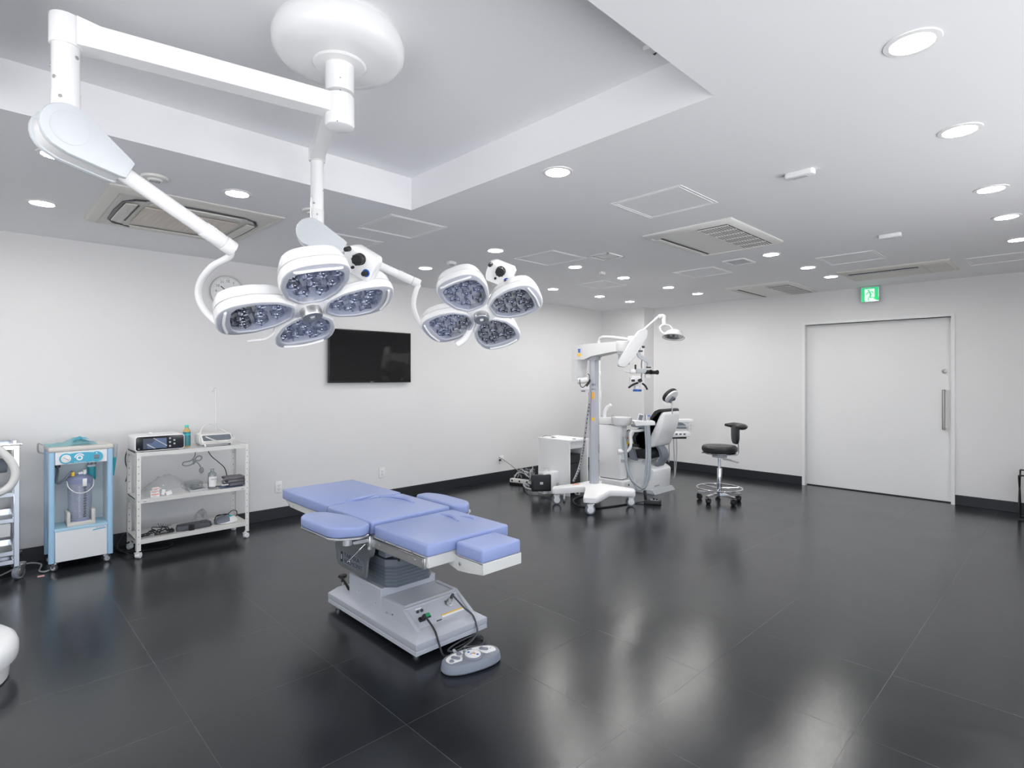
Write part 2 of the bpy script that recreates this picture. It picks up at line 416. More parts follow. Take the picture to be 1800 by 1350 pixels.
# ------------------------------------------------------------------ ceiling fittings
DL = [(2.325, .416, 'large recessed downlight nearest the camera at the top right'),
 (3.312, .409, 'recessed downlight second from the top right corner, right of the white alarm bar'),
 (4.483, .403, 'recessed downlight third in the row at the right edge, above the door side'),
 (5.344, .396, 'recessed downlight fourth in the row along the right edge of the ceiling'),
 (6.303, .392, 'recessed downlight farthest along the row at the right edge, near the door wall'),
 (2.364, 2.066, 'recessed downlight just right of the far corner of the ceiling recess'),
 (3.429, 3.744, 'recessed downlight above the farther surgical lamp'),
 (3.454, 4.868, 'recessed downlight over the television, behind the farther lamp arm'),
 (4.542, 3.725, 'recessed downlight between the square hatch and the small square diffuser'),
 (5.441, 3.74, 'recessed downlight right of the small square diffuser, towards the far corner'),
 (5.484, 4.871, 'recessed downlight right of the farther lamp head, close to the television wall'),
 (6.469, 4.854, 'recessed downlight second from the far corner along the television wall'),
 (7.241, 4.863, 'recessed downlight deepest in the far corner of the room'),
 (6.445, 3.742, 'recessed downlight above and right of the dental lamp, nearer of two'),
 (7.219, 3.744, 'recessed downlight above the dental lamp, farther of two'),
 (5.397, 2.061, 'recessed downlight just behind the near square air conditioner'),
 (6.323, 2.037, 'recessed downlight between the two square air conditioners, nearer one'),
 (7.09, 2.036, 'recessed downlight beside the far left end of the slot air conditioner'),
 (1.201, 3.711, 'recessed downlight between the two surgical lamp arms'),
 (.341, 4.819, 'recessed downlight at the left edge above the suction unit'),
 (.321, 3.716, 'recessed downlight partly hidden behind the grey lamp arm elbow'),
 (-1.2, 3.72, None), (-1.2, 4.85, None), (-.9, 2.06, None), (-.9, .4, None), (.6, .4, None)]
first = None
for x, y, lb in DL:
    if first is None:
        o = root('downlight', (x, y, H), lb, 'ceiling light', 'round recessed downlights in the ceiling'); first = o
        g = G(); g.lathe([(.064, H-.001), (.066, H-.006), (.084, H-.004), (.086, H+.0), (.086, H+.003), (.064, H+.003)], (x, y, 0), cap=False, seg=36)
        g.build('trim_ring', 'white', o)
        g = G(); g.lathe([(.0, H-.002), (.065, H-.002), (.065, H+.0), (0, H+.0)], (x, y, 0), seg=36, cap=False); g.build('diffuser', 'lamp_lens', o, 'glowing white lens')
    else:
        o = first.copy(); col.objects.link(o); o.location = (x, y, H)
        for ch in [c for c in col.objects if c.parent == first]: cp(ch, o)
        o['label'] = lb or 'recessed downlight outside the view'
        
def hatch(name, x0, x1, y0, y1, lb, cat='access hatch', grp='square access hatches in the ceiling', m='ceiling'):
    g = G(); z = H
    for a in (0, .022):
        t = .006
        for bx in ((x0+a, x1-a, y0+a, y0+a+t), (x0+a, x1-a, y1-a-t, y1-a), (x0+a, x0+a+t, y0+a+t, y1-a-t), (x1-a-t, x1-a, y0+a+t, y1-a-t)):
            g.box(*bx, z-.004, z+.001)
    g.box(x0+.028, x1-.028, y0+.028, y1-.028, z-.001, z+.001)
    return tag(g.build(name, m), lb, cat, grp)
hatch('ceiling_hatch', 3.05, 3.54, 1.69, 2.2, 'square white access hatch nearest the camera, beside the near square air conditioner', m='white')
hatch('ceiling_hatch', 2.13, 2.63, 3.42, 3.91, 'square access hatch right of the farther lamp arm pivot', m='white')
hatch('ceiling_hatch', 3.79, 4.29, 3.37, 3.88, 'faint square access hatch above and right of the farther lamp head')
hatch('ceiling_hatch', 5.88, 6.37, 1.34, 1.83, 'square access hatch in front of the slot air conditioner')
hatch('ceiling_hatch', 5.56, 6.04, 2.71, 3.18, 'faint square access hatch between the two square air conditioners')
hatch('ceiling_hatch', 2.06, 2.53, 4.18, 4.66, 'square access hatch partly behind the grey elbow of the farther lamp arm', m='white')
hatch('ceiling_hatch', 6.95, 7.42, .36, .83, 'faint square access hatch at the right edge near the door wall')
hatch('ceiling_hatch', 5.42, 5.9, 4.0, 4.45, 'faint square access hatch above the far end of the television wall')
def vent(name, x0, x1, y0, y1, n, lb, along='y'):
    g = G(); z = H
    for a, t in ((0, .02),):
        for bx in ((x0, x1, y0, y0+t), (x0, x1, y1-t, y1), (x0, x0+t, y0+t, y1-t), (x1-t, x1, y0+t, y1-t)): g.box(*bx, z-.012, z+.001, .003, 1)
    o = tag(g.build(name, 'white'), lb, 'ceiling vent')
    g = G(); g.box(x0+.02, x1-.02, y0+.02, y1-.02, z-.001, z+.0005); g.build('backing', 'dark_grey', o)
    g = G()
    for i in range(n):
        if along == 'y':
            q = x0+.03+(x1-x0-.06)*(i+.5)/n; g.box(q-.006, q+.006, y0+.02, y1-.02, z-.009, z-.003)
        else:
            q = y0+.03+(y1-y0-.06)*(i+.5)/n; g.box(x0+.02, x1-.02, q-.006, q+.006, z-.009, z-.003)
    g.build('slat', 'light_grey', o); return o
vent('ceiling_vent', 5.36, 5.64, 2.3, 2.52, 8, 'small rectangular louvred vent behind the near square air conditioner', 'y')
g = G(); x0, x1, y0, y1 = 4.22, 4.48, 3.07, 3.31
for a in (0, .045):
    for bx in ((x0+a, x1-a, y0+a, y0+a+.018), (x0+a, x1-a, y1-a-.018, y1-a), (x0+a, x0+a+.018, y0+a, y1-a), (x1-a-.018, x1-a, y0+a, y1-a)): g.box(*bx, H-.012+a*.1, H+.001, .003, 1)
o = tag(g.build('ceiling_diffuser', 'white'), 'small square air diffuser between downlights above the farther lamp', 'ceiling vent')
g = G(); g.box(x0+.018, x1-.018, y0+.018, y1-.018, H-.001, H+.0005); g.build('backing', 'mid_grey', o)
g = G(); [g.box(x0+.07+i*.026, x0+.078+i*.026, y0+.065, y1-.065, H-.008, H-.002) for i in range(5)]; g.build('slat', 'white', o)

def ac_square(x0, x1, y0, y1, lb):
    o = root('ceiling_air_conditioner', ((x0+x1)/2, (y0+y1)/2, H), lb, 'air conditioner'); z = H-.032
    def T(u, v): return (x0+(x1-x0)*u, y0+(y1-y0)*v)
    g = G(); gx0, gx1, gy0, gy1 = x0+(x1-x0)*.075, x0+(x1-x0)*.90, y0+.055, y0+(y1-y0)*.40
    outer = [(x0, y0), (x1, y0), (x1, y1), (x0, y1)]; ins = [(x0+.05, y0+.05), (x1-.05, y0+.05), (x1-.05, y1-.05), (x0+.05, y1-.05)]
    def ring(p, q): return [(a, b, q) for a, b in p]
    g.loft([ring(outer, H+.001), ring(outer, H-.008), ring([(x0+.012, y0+.012), (x1-.012, y0+.012), (x1-.012, y1-.012), (x0+.012, y1-.012)], H-.02), ring(ins, z), ring(ins, z+.006)])
    g.build('panel', 'ac_white', o)
    g = G(); g.box(gx0, gx1, gy0, gy1, z-.001, z+.002); gr = g.build('intake_grille', 'dark_grey', o)
    g = G(); n = 13
    for i in range(n):
        q = gx0+(gx1-gx0)*(i+.5)/n
    for i in range(11):
        q = gy0+(gy1-gy0)*(i+.5)/11; g.box(gx0, gx1, q-.0028, q+.0028, z-.005, z-.002)
    for i in range(7):
        q = gx0+(gx1-gx0)*i/6; g.box(q-.007, q+.007, gy0, gy1, z-.006, z-.001)
    g.build('grille_slat', 'ac_white', gr)
    yy = y0+(y1-y0)*.83
    g = G(); g.box(x0+.1, x1-.1, yy, yy+.014, z-.001, z+.004); g.build('outlet_slot', 'black', o)
    g = G(); g.box(x0+.1, x1-.12, yy+.018, yy+.05, z-.008, z-.001, .003); g.build('louver', 'ac_white', o)
    return o
ac_square(3.93, 4.93, 1.78, 2.52, 'white square ceiling air conditioner with grille, nearer of the two, right of centre')
ac_square(7.03, 8.12, 2.47, 3.26, 'white square ceiling air conditioner with grille, farther one near the dental chair')
# slot air conditioner near the door
o = root('ceiling_air_conditioner', (7.2, 1.4, H), 'off white ceiling air conditioner with one long dark slot above the exit sign', 'air conditioner')
x0, x1, y0, y1 = 6.84, 7.50, .92, 1.91; z = H-.03
g = G(); q = lambda a, zz: [(x0+a, y0+a, zz), (x1-a, y0+a, zz), (x1-a, y1-a, zz), (x0+a, y1-a, zz)]
g.loft([q(0, H+.001), q(0, H-.008), q(.012, H-.022), q(.03, z), q(.034, z+.004)]); g.build('panel', 'ac_beige', o)
g = G(); g.box(x0+.12, x0+.175, 1.2, 1.83, z-.002, z+.004); sl = g.build('outlet_slot', 'black', o)
g = G(); [g.box(x0+.135+i*.018, x0+.141+i*.018, 1.21, 1.82, z-.008, z-.001) for i in range(2)]; [g.box(x0+.12, x0+.175, 1.22+i*.2, 1.228+i*.2, z-.008, z-.001) for i in range(4)]
g.build('vane', 'light_grey', sl)
g = G(); g.box(x0+.22, x0+.224, .96, 1.87, z-.001, z+.002); g.box(x0+.04, x1-.04, 1.15, 1.153, z-.001, z+.002); g.build('seam', 'light_grey', o)
# four way cassette over the left wall
o = root('ceiling_air_conditioner', (1.1, 4.55, H), 'large beige square cassette air conditioner with curved louvres behind the near lamp arm', 'air conditioner')
x0, x1, y0, y1 = .59, 1.63, 4.03, 5.06; z = H-.035
g = G(); g.loft([q(0, H+.001), q(0, H-.008), q(.02, H-.022), q(.06, z), q(.064, z+.004)]); g.build('panel', 'ac_beige', o)
def arc_slot(cx, cy, r0, r1, a0, a1, n=10):
    a = [(cx+r0*math.cos(R(a0+(a1-a0)*i/n)), cy+r0*math.sin(R(a0+(a1-a0)*i/n))) for i in range(n+1)]
    b = [(cx+r1*math.cos(R(a0+(a1-a0)*i/n)), cy+r1*math.sin(R(a0+(a1-a0)*i/n))) for i in range(n+1)]
    return a+b[::-1]
cx, cy = 1.11, 4.545
for k in range(4):
    M = Matrix.Translation((cx, cy, z)) @ Matrix.Rotation(R(90*k), 4, 'Z')
    g = G()
    g.prism([(.40, -.30), (.416, -.27), (.425, 0), (.416, .27), (.40, .30), (.408, 0)], -.003, .004, M=M)
    g.prism([(.40, .30), (.36, .375), (.30, .40), (.31, .385), (.352, .36), (.375, .31)], -.003, .004, M=M)
    g.prism([(.40, -.30), (.36, -.375), (.345, -.37), (.375, -.31)], -.003, .004, M=M)
    g.build('outlet_slot', 'dark_grey', o)
    g = G(); g.prism([(.335, -.28), (.398, -.26), (.402, 0), (.398, .26), (.335, .28)], -.012, -.002, .004, M=M); g.build('louver', 'ac_beige', o)
g = G(); g.box(cx-.285, cx+.285, cy-.24, cy+.24, z-.006, z+.001, .002, 1); gr = g.build('intake_grille', 'ac_peach', o)
g = G(); [g.box(cx-.285+.57*i/16-.002, cx-.285+.57*i/16+.002, cy-.24, cy+.24, z-.008, z-.005) for i in range(17)]; g.build('grille_slat', 'ac_beige', gr)
g = G(); g.box(cx-.322, cx-.316, cy-.24, cy+.24, z-.002, z+.002); g.build('seam', 'dark_grey', o)
# detectors and alarm bars
def disc(name, x, y, lb, r=.07):
    o = root(name, (x, y, H), lb, 'smoke detector')
    g = G(); g.lathe([(r, H+.001), (r, H-.008), (r*.96, H-.013), (r*.55, H-.016), (r*.5, H-.024), (0, H-.026)], (x, y, 0)); g.build('housing', 'white_warm', o)
    g = G(); [g.box(x-.024+i*.011, x-.019+i*.011, y-.012, y+.012, H-.028, H-.023) for i in range(5)]; g.build('sounder_slot', 'mid_grey', o)
disc('smoke_detector', .762, 3.74, 'round white ceiling speaker disc left of centre, beyond the near lamp arm')
disc('smoke_detector', 1.70, 3.73, 'round white detector disc behind the hanging tube of the farther lamp arm')
def bar(x, y, a, L, wd, lb, name='alarm_bar'):
    M = Matrix.Translation((x, y, H)) @ Matrix.Rotation(a, 4, 'Z')
    g = G(); g.prism(rrect(L, wd, wd*.3), -.03, .001, .006, M=M, top=1.0); o = tag(g.build(name, 'white'), lb, 'alarm')
    g = G(); g.prism(rrect(L*.5, wd*.45, wd*.1), -.033, -.028, M=M); [g.box(-L*.2+i*L*.1, -L*.2+i*L*.1+.004, -wd*.15, wd*.15, -.035, -.032, M=M) for i in range(5)]; g.build('sensor_window', 'light_grey', o)
bar(3.34, 1.118, PI/2, .155, .06, 'white rectangular alarm bar on the ceiling, nearer one')
bar(5.325, 1.10, PI/2, .155, .055, 'white rectangular alarm bar on the ceiling, farther one near the slot air conditioner')
bar(3.454, 4.42, 0, .09, .07, 'tiny white box on the ceiling above the farther lamp', 'ceiling_sensor')
bar(4.975, 3.70, 0, .08, .05, 'tiny faint sensor on the ceiling between two downlights', 'ceiling_sensor')
g = G(); g.box(2.0, 2.05, 1.24, 1.28, CZ-.02, CZ+.001, .004); g.cyl((2.05, 1.26, CZ-.012), (2.062, 1.26, CZ-.012), .008, mi=1)
tag(g.build('recess_sensor', ['white', 'black']), 'tiny clip with a dark eye inside the ceiling recess near its right corner', 'sensor')

# ------------------------------------------------------------------ on the television wall
tv = root('television', (3.41, YN-.04, 1.73), 'flat black television on the white wall behind the lamps', 'television')
g = G(); g.box(2.868, 3.954, YN-.06, YN-.03, 1.428, 2.042, .004); g.box(3.1, 3.7, YN-.031, YN-.001, 1.55, 1.9); g.build('cabinet', 'black', tv)
g = G(); g.box(2.878, 3.944, YN-.062, YN-.0595, 1.448, 2.032); g.build('screen', 'black_gloss', tv)
MN = lambda x, y, z: Matrix.Translation((x, y, z)) @ Matrix.Rotation(PI/2, 4, 'X')       # lettering facing -Y
txt('BRAVIA', .013, MN(3.41, YN-.061, 1.4385), 'light_grey', tv)
ck = root('wall_clock', (1.825, YN, 2.336), 'round silver-rimmed wall clock with black numerals, partly hidden by the near lamp', 'clock')
CKY = YN-.045; M = Matrix.Translation((1.828, YN, 2.336)) @ Matrix.Rotation(PI/2, 4, 'X')
g = G(); g.lathe([(.15, .0), (.163, .01), (.165, .028), (.158, .042), (.150, .042), (.147, .030)], M=M, cap=False, seg=48); g.build('rim', 'steel', ck)
g = G(); g.lathe([(0, 0), (.149, 0), (.149, .028), (0, .028)], M=M, seg=48, cap=False); g.build('dial', 'white', ck)
for i in range(1, 13):
    a = R(90-30*i); txt(str(i), .034, M @ Matrix.Translation((.108*math.cos(a), .108*math.sin(a), .0285)), 'black', ck, 'numeral')
g = G()
for i in range(60):
    a = R(6*i); l = .009 if i % 5 == 0 else .003
    g.box(.138-l, .138, -.0012, .0012, .028, .029, M=M @ Matrix.Rotation(a, 4, 'Z'))
g.build('minute_marks', 'dark_grey', ck)
g = G(); g.box(-.015, .085, -.004, .004, .031, .033, M=M @ Matrix.Rotation(R(142), 4, 'Z')); g.cyl((0, 0, 0), (0, 0, .001), .001); g.build('hour_hand', 'black', ck)
g = G(); g.box(-.02, .12, -.0025, .0025, .034, .036, M=M @ Matrix.Rotation(R(-28), 4, 'Z')); g.build('minute_hand', 'black', ck)
def outlet(x, z, lb):
    o = root('wall_outlet', (x, YN, z), lb, 'outlet')
    g = G(); g.box(x-.036, x+.036, YN-.009, YN, z-.06, z+.06, .003); g.build('cover_plate', 'white', o)
    g = G()
    for dz in (-.026, .012):
        for dx in (-.008, .008): g.box(x+dx-.0015, x+dx+.0015, YN-.0105, YN-.008, z+dz, z+dz+.012)
        g.cyl((x, YN-.0105, z+dz-.007), (x, YN-.008, z+dz-.007), .003, seg=8)
    g.build('socket_slot', 'dark_grey', o)
outlet(2.335, .334, 'white wall outlet left of the blue operating table head end')
outlet(3.575, .338, 'white wall outlet behind the head end of the blue operating table')
outlet(5.56, .29, 'white wall outlet with a black plug and grey cord left of the computer cabinet')
# ------------------------------------------------------------------ surgical lights
MC = Vector((1.06, 2.08, 0))
cm = root('ceiling_mount', (MC.x, MC.y, CZ), 'thick round white ceiling mount with its vertical column inside the ceiling recess', 'ceiling mount')
g = G(); g.lathe([(.235, CZ+.001), (.25, CZ-.015), (.256, CZ-.05), (.25, CZ-.085), (.225, CZ-.108), (.17, CZ-.12), (0, CZ-.124)], (MC.x, MC.y, 0), seg=56); g.build('mount_cover', 'white_gloss', cm)
g = G(); g.lathe([(.098, CZ-.118), (.104, CZ-.124), (.098, CZ-.13), (0, CZ-.131)], (MC.x, MC.y, 0), seg=40); g.build('collar_ring', 'white_gloss', cm)
g = G(); g.cyl((MC.x, MC.y, 2.632), (MC.x, MC.y, CZ-.128), .056, seg=36); cl = g.build('column', 'white_gloss', cm)
g = G()
for u, v in ((599, 127), (599, 149), (590, 205)):
    p = at(u, v, 2.14); d = (Vector((MC.x, MC.y, p.z))-p).normalized(); c = Vector((MC.x, MC.y, p.z))-d*.0565; g.cyl(c, c+d*.003, .0025, seg=8)
g.build('screw', 'mid_grey', cl)

PETAL = rounded([(.062, -.055), (.135, -.122), (.235, -.150), (.325, -.142), (.372, -.112), (.392, -.06), (.395, 0), (.392, .06), (.372, .112), (.325, .142), (.235, .150), (.135, .122), (.062, .055)], .03, 3)
WINDOW = rounded([(.088, -.046), (.150, -.100), (.240, -.122), (.315, -.112), (.342, -.078), (.349, 0), (.342, .078), (.315, .112), (.240, .122), (.150, .100), (.088, .046)], .012, 3)
PETAL = [(x*.98, y*.97) for x, y in PETAL]; WINDOW = [(x*.945, y*.97) for x, y in WINDOW]
def scl(p, s, cx=.235, k=0): return [(cx+(x-cx)*s, y*s) for x, y in p]
def lamp_head(rt, C, ex, ey):
    """four petals round a square hub; local -Z is the lit side"""
    F = frame(C, ex, ey) @ Matrix.Scale(.85, 4)
    def base():
        g = G(); P = PETAL
        def ring(s, z, dx=0): return [(x+dx, y, z) for x, y in scl(P, s)]
        g.loft([ring(.955, -.007), ring(.985, -.0065), ring(1.0, .0), ring(1.0, .022), ring(.985, .034)], cap=False, mi=0)
        g.loft([ring(.985, .034), ring(.965, .037), ring(.93, .066, .004), ring(.86, .088, .004), ring(.70, .094)], mi=0)
        # face frame with the window opening
        n = 72
        def resample(poly, m):
            cx = .23; out = []
            for i in range(m):
                a = 2*PI*i/m; d = Vector((math.cos(a), math.sin(a))); best = None
                for j in range(len(poly)):
                    p = Vector(poly[j])-Vector((cx, 0)); q2 = Vector(poly[(j+1) % len(poly)])-Vector((cx, 0)); e = q2-p
                    den = d.x*e.y-d.y*e.x
                    if abs(den) < 1e-12: continue
                    t = (p.x*e.y-p.y*e.x)/den; u = (p.x*d.y-p.y*d.x)/den
                    if t > 0 and -1e-6 <= u <= 1+1e-6: best = t if best is None else max(best, t)
                out.append((cx+d.x*best, d.y*best))
            return out
        A = resample(scl(P, .955), n); B = resample(WINDOW, n)
        f = G()
        f.loft([[(x, y, -.007) for x, y in A], [(x, y, -.009) for x, y in scl(A, .975)], [(x, y, -.009) for x, y in scl(B, 1.03)], [(x, y, -.004) for x, y in B], [(x, y, .045) for x, y in scl(B, .97)]], cap=False)
        bk = G(); bk.prism(scl(B, .985), .044, .048)
        return g, f, bk
    g, f, bk = base()
    parts = []
    pet = g.build('lamp_petal', 'white_gloss', rt, local=True)
    fo = f.build('face_frame', 'lilac', pet, 'lavender grey face frame', local=True)
    b2 = bk.build('reflector_bed', 'lilac_bright', pet, local=True)
    hd = G(); hd.tube([(.344, -.092, -.006), (.347, -.084, -.013), (.356, 0, -.016), (.347, .084, -.013), (.344, .092, -.006)], .0062, 8); hd.build('grip_bar', 'white_gloss', pet, local=True)
    gl = G(); gl.prism(WINDOW, -.0045, -.0035); gl.build('lens_cover', 'lamp_glass', pet, 'clear glass cover', local=True)
    spots = [(.135, -.035), (.135, .04), (.20, -.075), (.205, 0), (.20, .078), (.27, -.085), (.275, -.028), (.27, .032), (.275, .09), (.325, -.06), (.33, .05)]
    led0 = None
    for i, (x, y) in enumerate(spots):
        if led0 is None:
            m = G()
            m.lathe([(.010, .044), (.017, .036), (.024, .022), (.028, .010), (.026, .010), (.021, .020), (.013, .034), (0, .040)], seg=16, cap=False, mi=0)
            m.sph((0, 0, .016), .0085, mi=2, seg=10)
            for k in range(3):
                a = R(30+120*k); c, s_ = math.cos(a), math.sin(a)
                m.tube([(.004*c, .004*s_, .007), (.016*c, .016*s_, .005), (.029*c, .029*s_, .009)], .0021, 5, 3, mi=1)
                m.cyl((.029*c, .029*s_, .005), (.029*c, .029*s_, .03), .0038, seg=8, mi=1)
            m.cyl((0, 0, .003), (0, 0, .012), .0055, seg=10, mi=1)
            led0 = m.build('led_reflector', ['led_cup', 'led_dark', 'chrome'], pet, local=True); led0.location = (x, y, 0)
        else:
            c = led0.copy(); c.parent = pet; col.objects.link(c); c.location = (x, y, 0); c.rotation_euler = (0, 0, (i*1.3) % 2-.6)
    for k in range(4):
        o = pet if k == 0 else cp(pet, rt)
        MM = F @ Matrix.Rotation(R(90*k), 4, 'Z'); MM.translation = MM.translation - rt.location
        o.matrix_basis = MM
    g = G(); g.prism(rounded([(.078, -.05), (.05, -.078), (-.05, -.078), (-.078, -.05), (-.078, .05), (-.05, .078), (.05, .078), (.078, .05)], .01, 2), -.004, .07, .006, M=F @ Matrix.Rotation(R(0), 4, 'Z'))
    for k in range(4): g.box(.05, .13, -.03, .03, .03, .075, .008, M=F @ Matrix.Rotation(R(90*k), 4, 'Z'))
    hub = g.build('hub', 'white_gloss', rt)
    g = G(); g.lathe([(.047, -.004), (.046, -.04), (.044, -.044)], M=F, cap=False, seg=32, mi=0); g.lathe([(.044, -.044), (.042, -.046), (.020, -.046), (.018, -.036), (0, -.034)], M=F, cap=False, seg=32, mi=1)
    g.build('camera_socket', ['steel', 'slate'], hub)
    g = G(); g.lathe([(0, -.040), (.011, -.042), (.014, -.038), (.014, -.034)], M=F, cap=False, seg=20); g.build('socket_lens', 'white_gloss', hub)
    return F
mat('lilac_bright', (.70, .71, .78), .3, coat=.3)
mat('led_cup', (.50, .52, .58), .25, metal=.7)
mat('led_dark', (.05, .06, .09), .3)

def light_arms(rt, colz, arm_h, A, piv, end, r_tube, side, collar=True):
    """swing arm from the column, knuckle tube, sprung arm; all centimetre true"""
    A = Vector(A); piv = Vector(piv); end = Vector(end)
    c0 = Vector((MC.x, MC.y, colz)); hz = Vector((A.x-MC.x, A.y-MC.y, 0)); L = hz.length; hz.normalize(); nn = Vector((-hz.y, hz.x, 0))
    M = Matrix((hz, nn, Vector((0, 0, 1)))).transposed().to_4x4(); M.translation = c0
    g = G()
    if collar:
        g.cyl((MC.x, MC.y, colz-.085), (MC.x, MC.y, colz+.045), .0575, seg=36, bev=.012)
    a = arm_h/2
    g.loft([[(.03, -.036, -a), (.03, .036, -a), (.03, .036, a), (.03, -.036, a)], [(.2, -.036, -a), (.2, .036, -a), (.2, .036, a), (.2, -.036, a)],
            [(L-.09, -.034, -a), (L-.09, .034, -a), (L-.09, .034, a), (L-.09, -.034, a)], [(L-.03, -.04, -a*1.1), (L-.03, .04, -a*1.1), (L-.03, .04, a*1.3), (L-.03, -.04, a*1.3)]], M=M)
    g.cyl(A+Vector((0, 0, colz-A.z-a*1.15)), A+Vector((0, 0, colz-A.z+a*1.38)), .043, seg=32, bev=.004)
    g.build('swing_arm', 'white_gloss', rt)
    tr = .037 if collar else .034
    g = G(); g.cyl((A.x, A.y, piv.z+.045), (A.x, A.y, colz-a*1.15), tr, seg=28, bev=.002); g.cyl((A.x, A.y, piv.z+.03), (A.x, A.y, piv.z+.13), tr+.0015, seg=28, bev=.002)
    kn = g.build('knuckle_tube', 'white_gloss', rt)
    g = G()
    for dz, an in ((.235, 1.5), (.16, -.2), (.10, .4), (.2, -.9)):
        d = (RT*math.sin(an)*.8 - FW*math.cos(an)).normalized(); p = Vector((A.x, A.y, piv.z+dz))+d*(tr-.001); g.cyl(p, p+d*.0035, .006, seg=10)
    g.build('screw', 'steel', kn)
    # elbow housing: a teardrop in the vertical plane of the sprung arm
    d = (end-piv); hd = d.normalized(); w_ = Vector((-d.y, d.x, 0)).normalized()
    if w_.dot(FW) > 0: w_ = -w_           # towards the camera
    piv = piv + w_*.015; end2 = end; d = end-piv; hd = d.normalized(); w_ = Vector((-d.y, d.x, 0)).normalized(); w_ = -w_ if w_.dot(FW) > 0 else w_
    up = w_.cross(hd) if w_.cross(hd).z > 0 else hd.cross(w_)
    E = Matrix((hd, up, hd.cross(up))).transposed().to_4x4(); E.translation = piv
    sg_ = 1 if hd.cross(up).dot(w_) > 0 else -1
    T = [( .075*math.cos(R(t)), .075*math.sin(R(t))) for t in range(100, 261, 16)]
    L2 = d.length
    body = T + [(.03, -.073), (.10, -.056), (.172, -.037), (.186, -.030), (.186, .030), (.172, .036), (.10, .053), (.03, .071)]
    g = G(); g.prism(scl(body, .93, cx=.05), -.044, .044, .008, M=E); g.cyl(piv+Vector((0, 0, .02)), (A.x, A.y, piv.z+.055), tr, seg=24)
    g.sph((A.x, A.y, piv.z+.03), tr*1.02, sz=1.0)
    hs = g.build('elbow_joint', 'white_gloss', rt)
    for s in (1, -1):
        g = G(); g.prism(body, s*.030, s*.054, .006, M=E); g.lathe([(.052, 0), (.052, .0012), (.050, .0012), (.050, 0)], M=E @ Matrix.Translation((0, 0, s*.054)), cap=False, seg=40)
        g.build('elbow_cover', 'cover_grey', hs, 'smooth grey side cover')
    g = G(); g.cyl(piv+hd*.15, end-hd*.10, r_tube, seg=28); g.cyl(end-hd*.13, end-hd*.045, r_tube*1.1, seg=28, bev=.002); g.cyl(end-hd*.044, end, r_tube*1.14, seg=28, bev=.003)
    sp = g.build('spring_arm', 'white_gloss', rt)
    g = G()
    for s in (.17, .06):
        p = end-hd*s+up*(r_tube*1.02); g.cyl(p, p+up*.004, .004, seg=8)
    g.build('screw', 'mid_grey', sp)
    return hd

def control_box(rt, c, ex, ey, w=.15, h=.115, big=.024):
    F = frame(c, ex, ey)
    g = G(); g.prism(rounded([(-w/2, -h*.35), (-w*.3, -h/2), (w*.42, -h/2), (w/2, -h*.3), (w/2, h*.4), (w*.4, h/2), (-w*.42, h/2), (-w/2, h*.2)], .008, 2), -.028, .03, .004, M=F)
    b = g.build('control_box', 'white_gloss', rt)
    def knob(x, y, r, L, n='knob'):
        k = G(); MM = F @ Matrix.Translation((x, y, -.028)) @ Matrix.Rotation(PI, 4, 'X')
        k.lathe([(r*1.1, 0), (r*1.1, L*.2), (r*.95, L*.3), (r, L*.85), (r*.9, L), (0, L)], M=MM, seg=18); 
        for i in range(9): k.box(r*.93, r*1.06, -r*.1, r*.1, L*.3, L*.9, M=MM @ Matrix.Rotation(R(40*i), 4, 'Z'))
        k.build(n, 'black', b)
    knob(0, -.018, big, .035); knob(-w*.42, -h*.30, big*.42, .03); knob(-w*.10, h*.24, big*.25, .012)
    k = G(); MM = F @ Matrix.Translation((w*.32, h*.18, -.0285)); k.lathe([(big*.72, 0), (big*.72, -.002), (0, -.002)], M=MM, seg=20); k.build('knob_ring', 'blue', b, 'blue ring under the small knob')
    knob(w*.32, h*.18, big*.45, .026)
    return b

# nearer lamp
H1 = at(545, 543, 2.125)
s1 = root('surgical_light', H1, 'larger four-petal white surgical lamp on the left arm, hanging in front of the wall clock', 'surgical lamp', None)
A1 = Vector((.215, 2.235, 2.6)); P1 = A1.copy(); P1.z = 2.275; P1 = P1 - RT*.012; P1.z -= .01; E1 = Vector((.742, 2.337, 2.0))
light_arms(s1, 2.578, .074, A1, P1, E1, .0265, 1)
ex1 = RT*.81 + DN*-.20 + FW*.47; ey1 = RT*-.40 + DN*.37 + FW*.84
F1 = lamp_head(s1, H1, ex1, ey1)
n1 = (F1.to_3x3() @ Vector((0, 0, 1))).normalized()
g = G(); hb = H1+n1*.06
g.tube([E1+Vector((-.005, .01, -.005)), at(402, 452, 2.21), at(372, 470, 2.236), at(352, 497, 2.269), at(350, 525, 2.286), at(366, 553, 2.295), at(395, 572, 2.295), at(450, 568, 2.261), at(510, 548, 2.21), hb+n1*.03], .014, 12, 10)
yk = g.build('yoke_tube', 'white_gloss', s1)
g = G(); g.cyl(hb-n1*.01, hb+n1*.05, .036, seg=24, bev=.004); g.build('yoke_joint', 'white_gloss', yk)
g = G(); g.tube([hb+n1*.03, at(600, 508, 2.227), at(640, 474, 2.142)], .0155, 10); g.tube([hb+n1*.02, at(480, 588, 2.227), at(436, 600, 2.261)], .005, 8); g.build('yoke_arm', 'white_gloss', s1)
control_box(s1, at(636, 461, 2.108), RT*.86 + DN*.51, RT*-.45 + DN*.76 + FW*.35, .128, .102, .0205)
# lettering on the shell of the top petal
pk = F1 @ Matrix.Rotation(R(-90), 4, 'Z')
MT = F1 @ Matrix.Rotation(R(-90), 4, 'Z') @ Matrix.Translation((.396, 0, .055)) @ Matrix(((0, 0, 1, 0), (1, 0, 0, 0), (0, 1, 0, 0), (0, 0, 0, 1)))
txt('TRILUX', .016, MT @ Matrix.Rotation(R(0), 4, 'Z'), 'lilac_bright', s1)
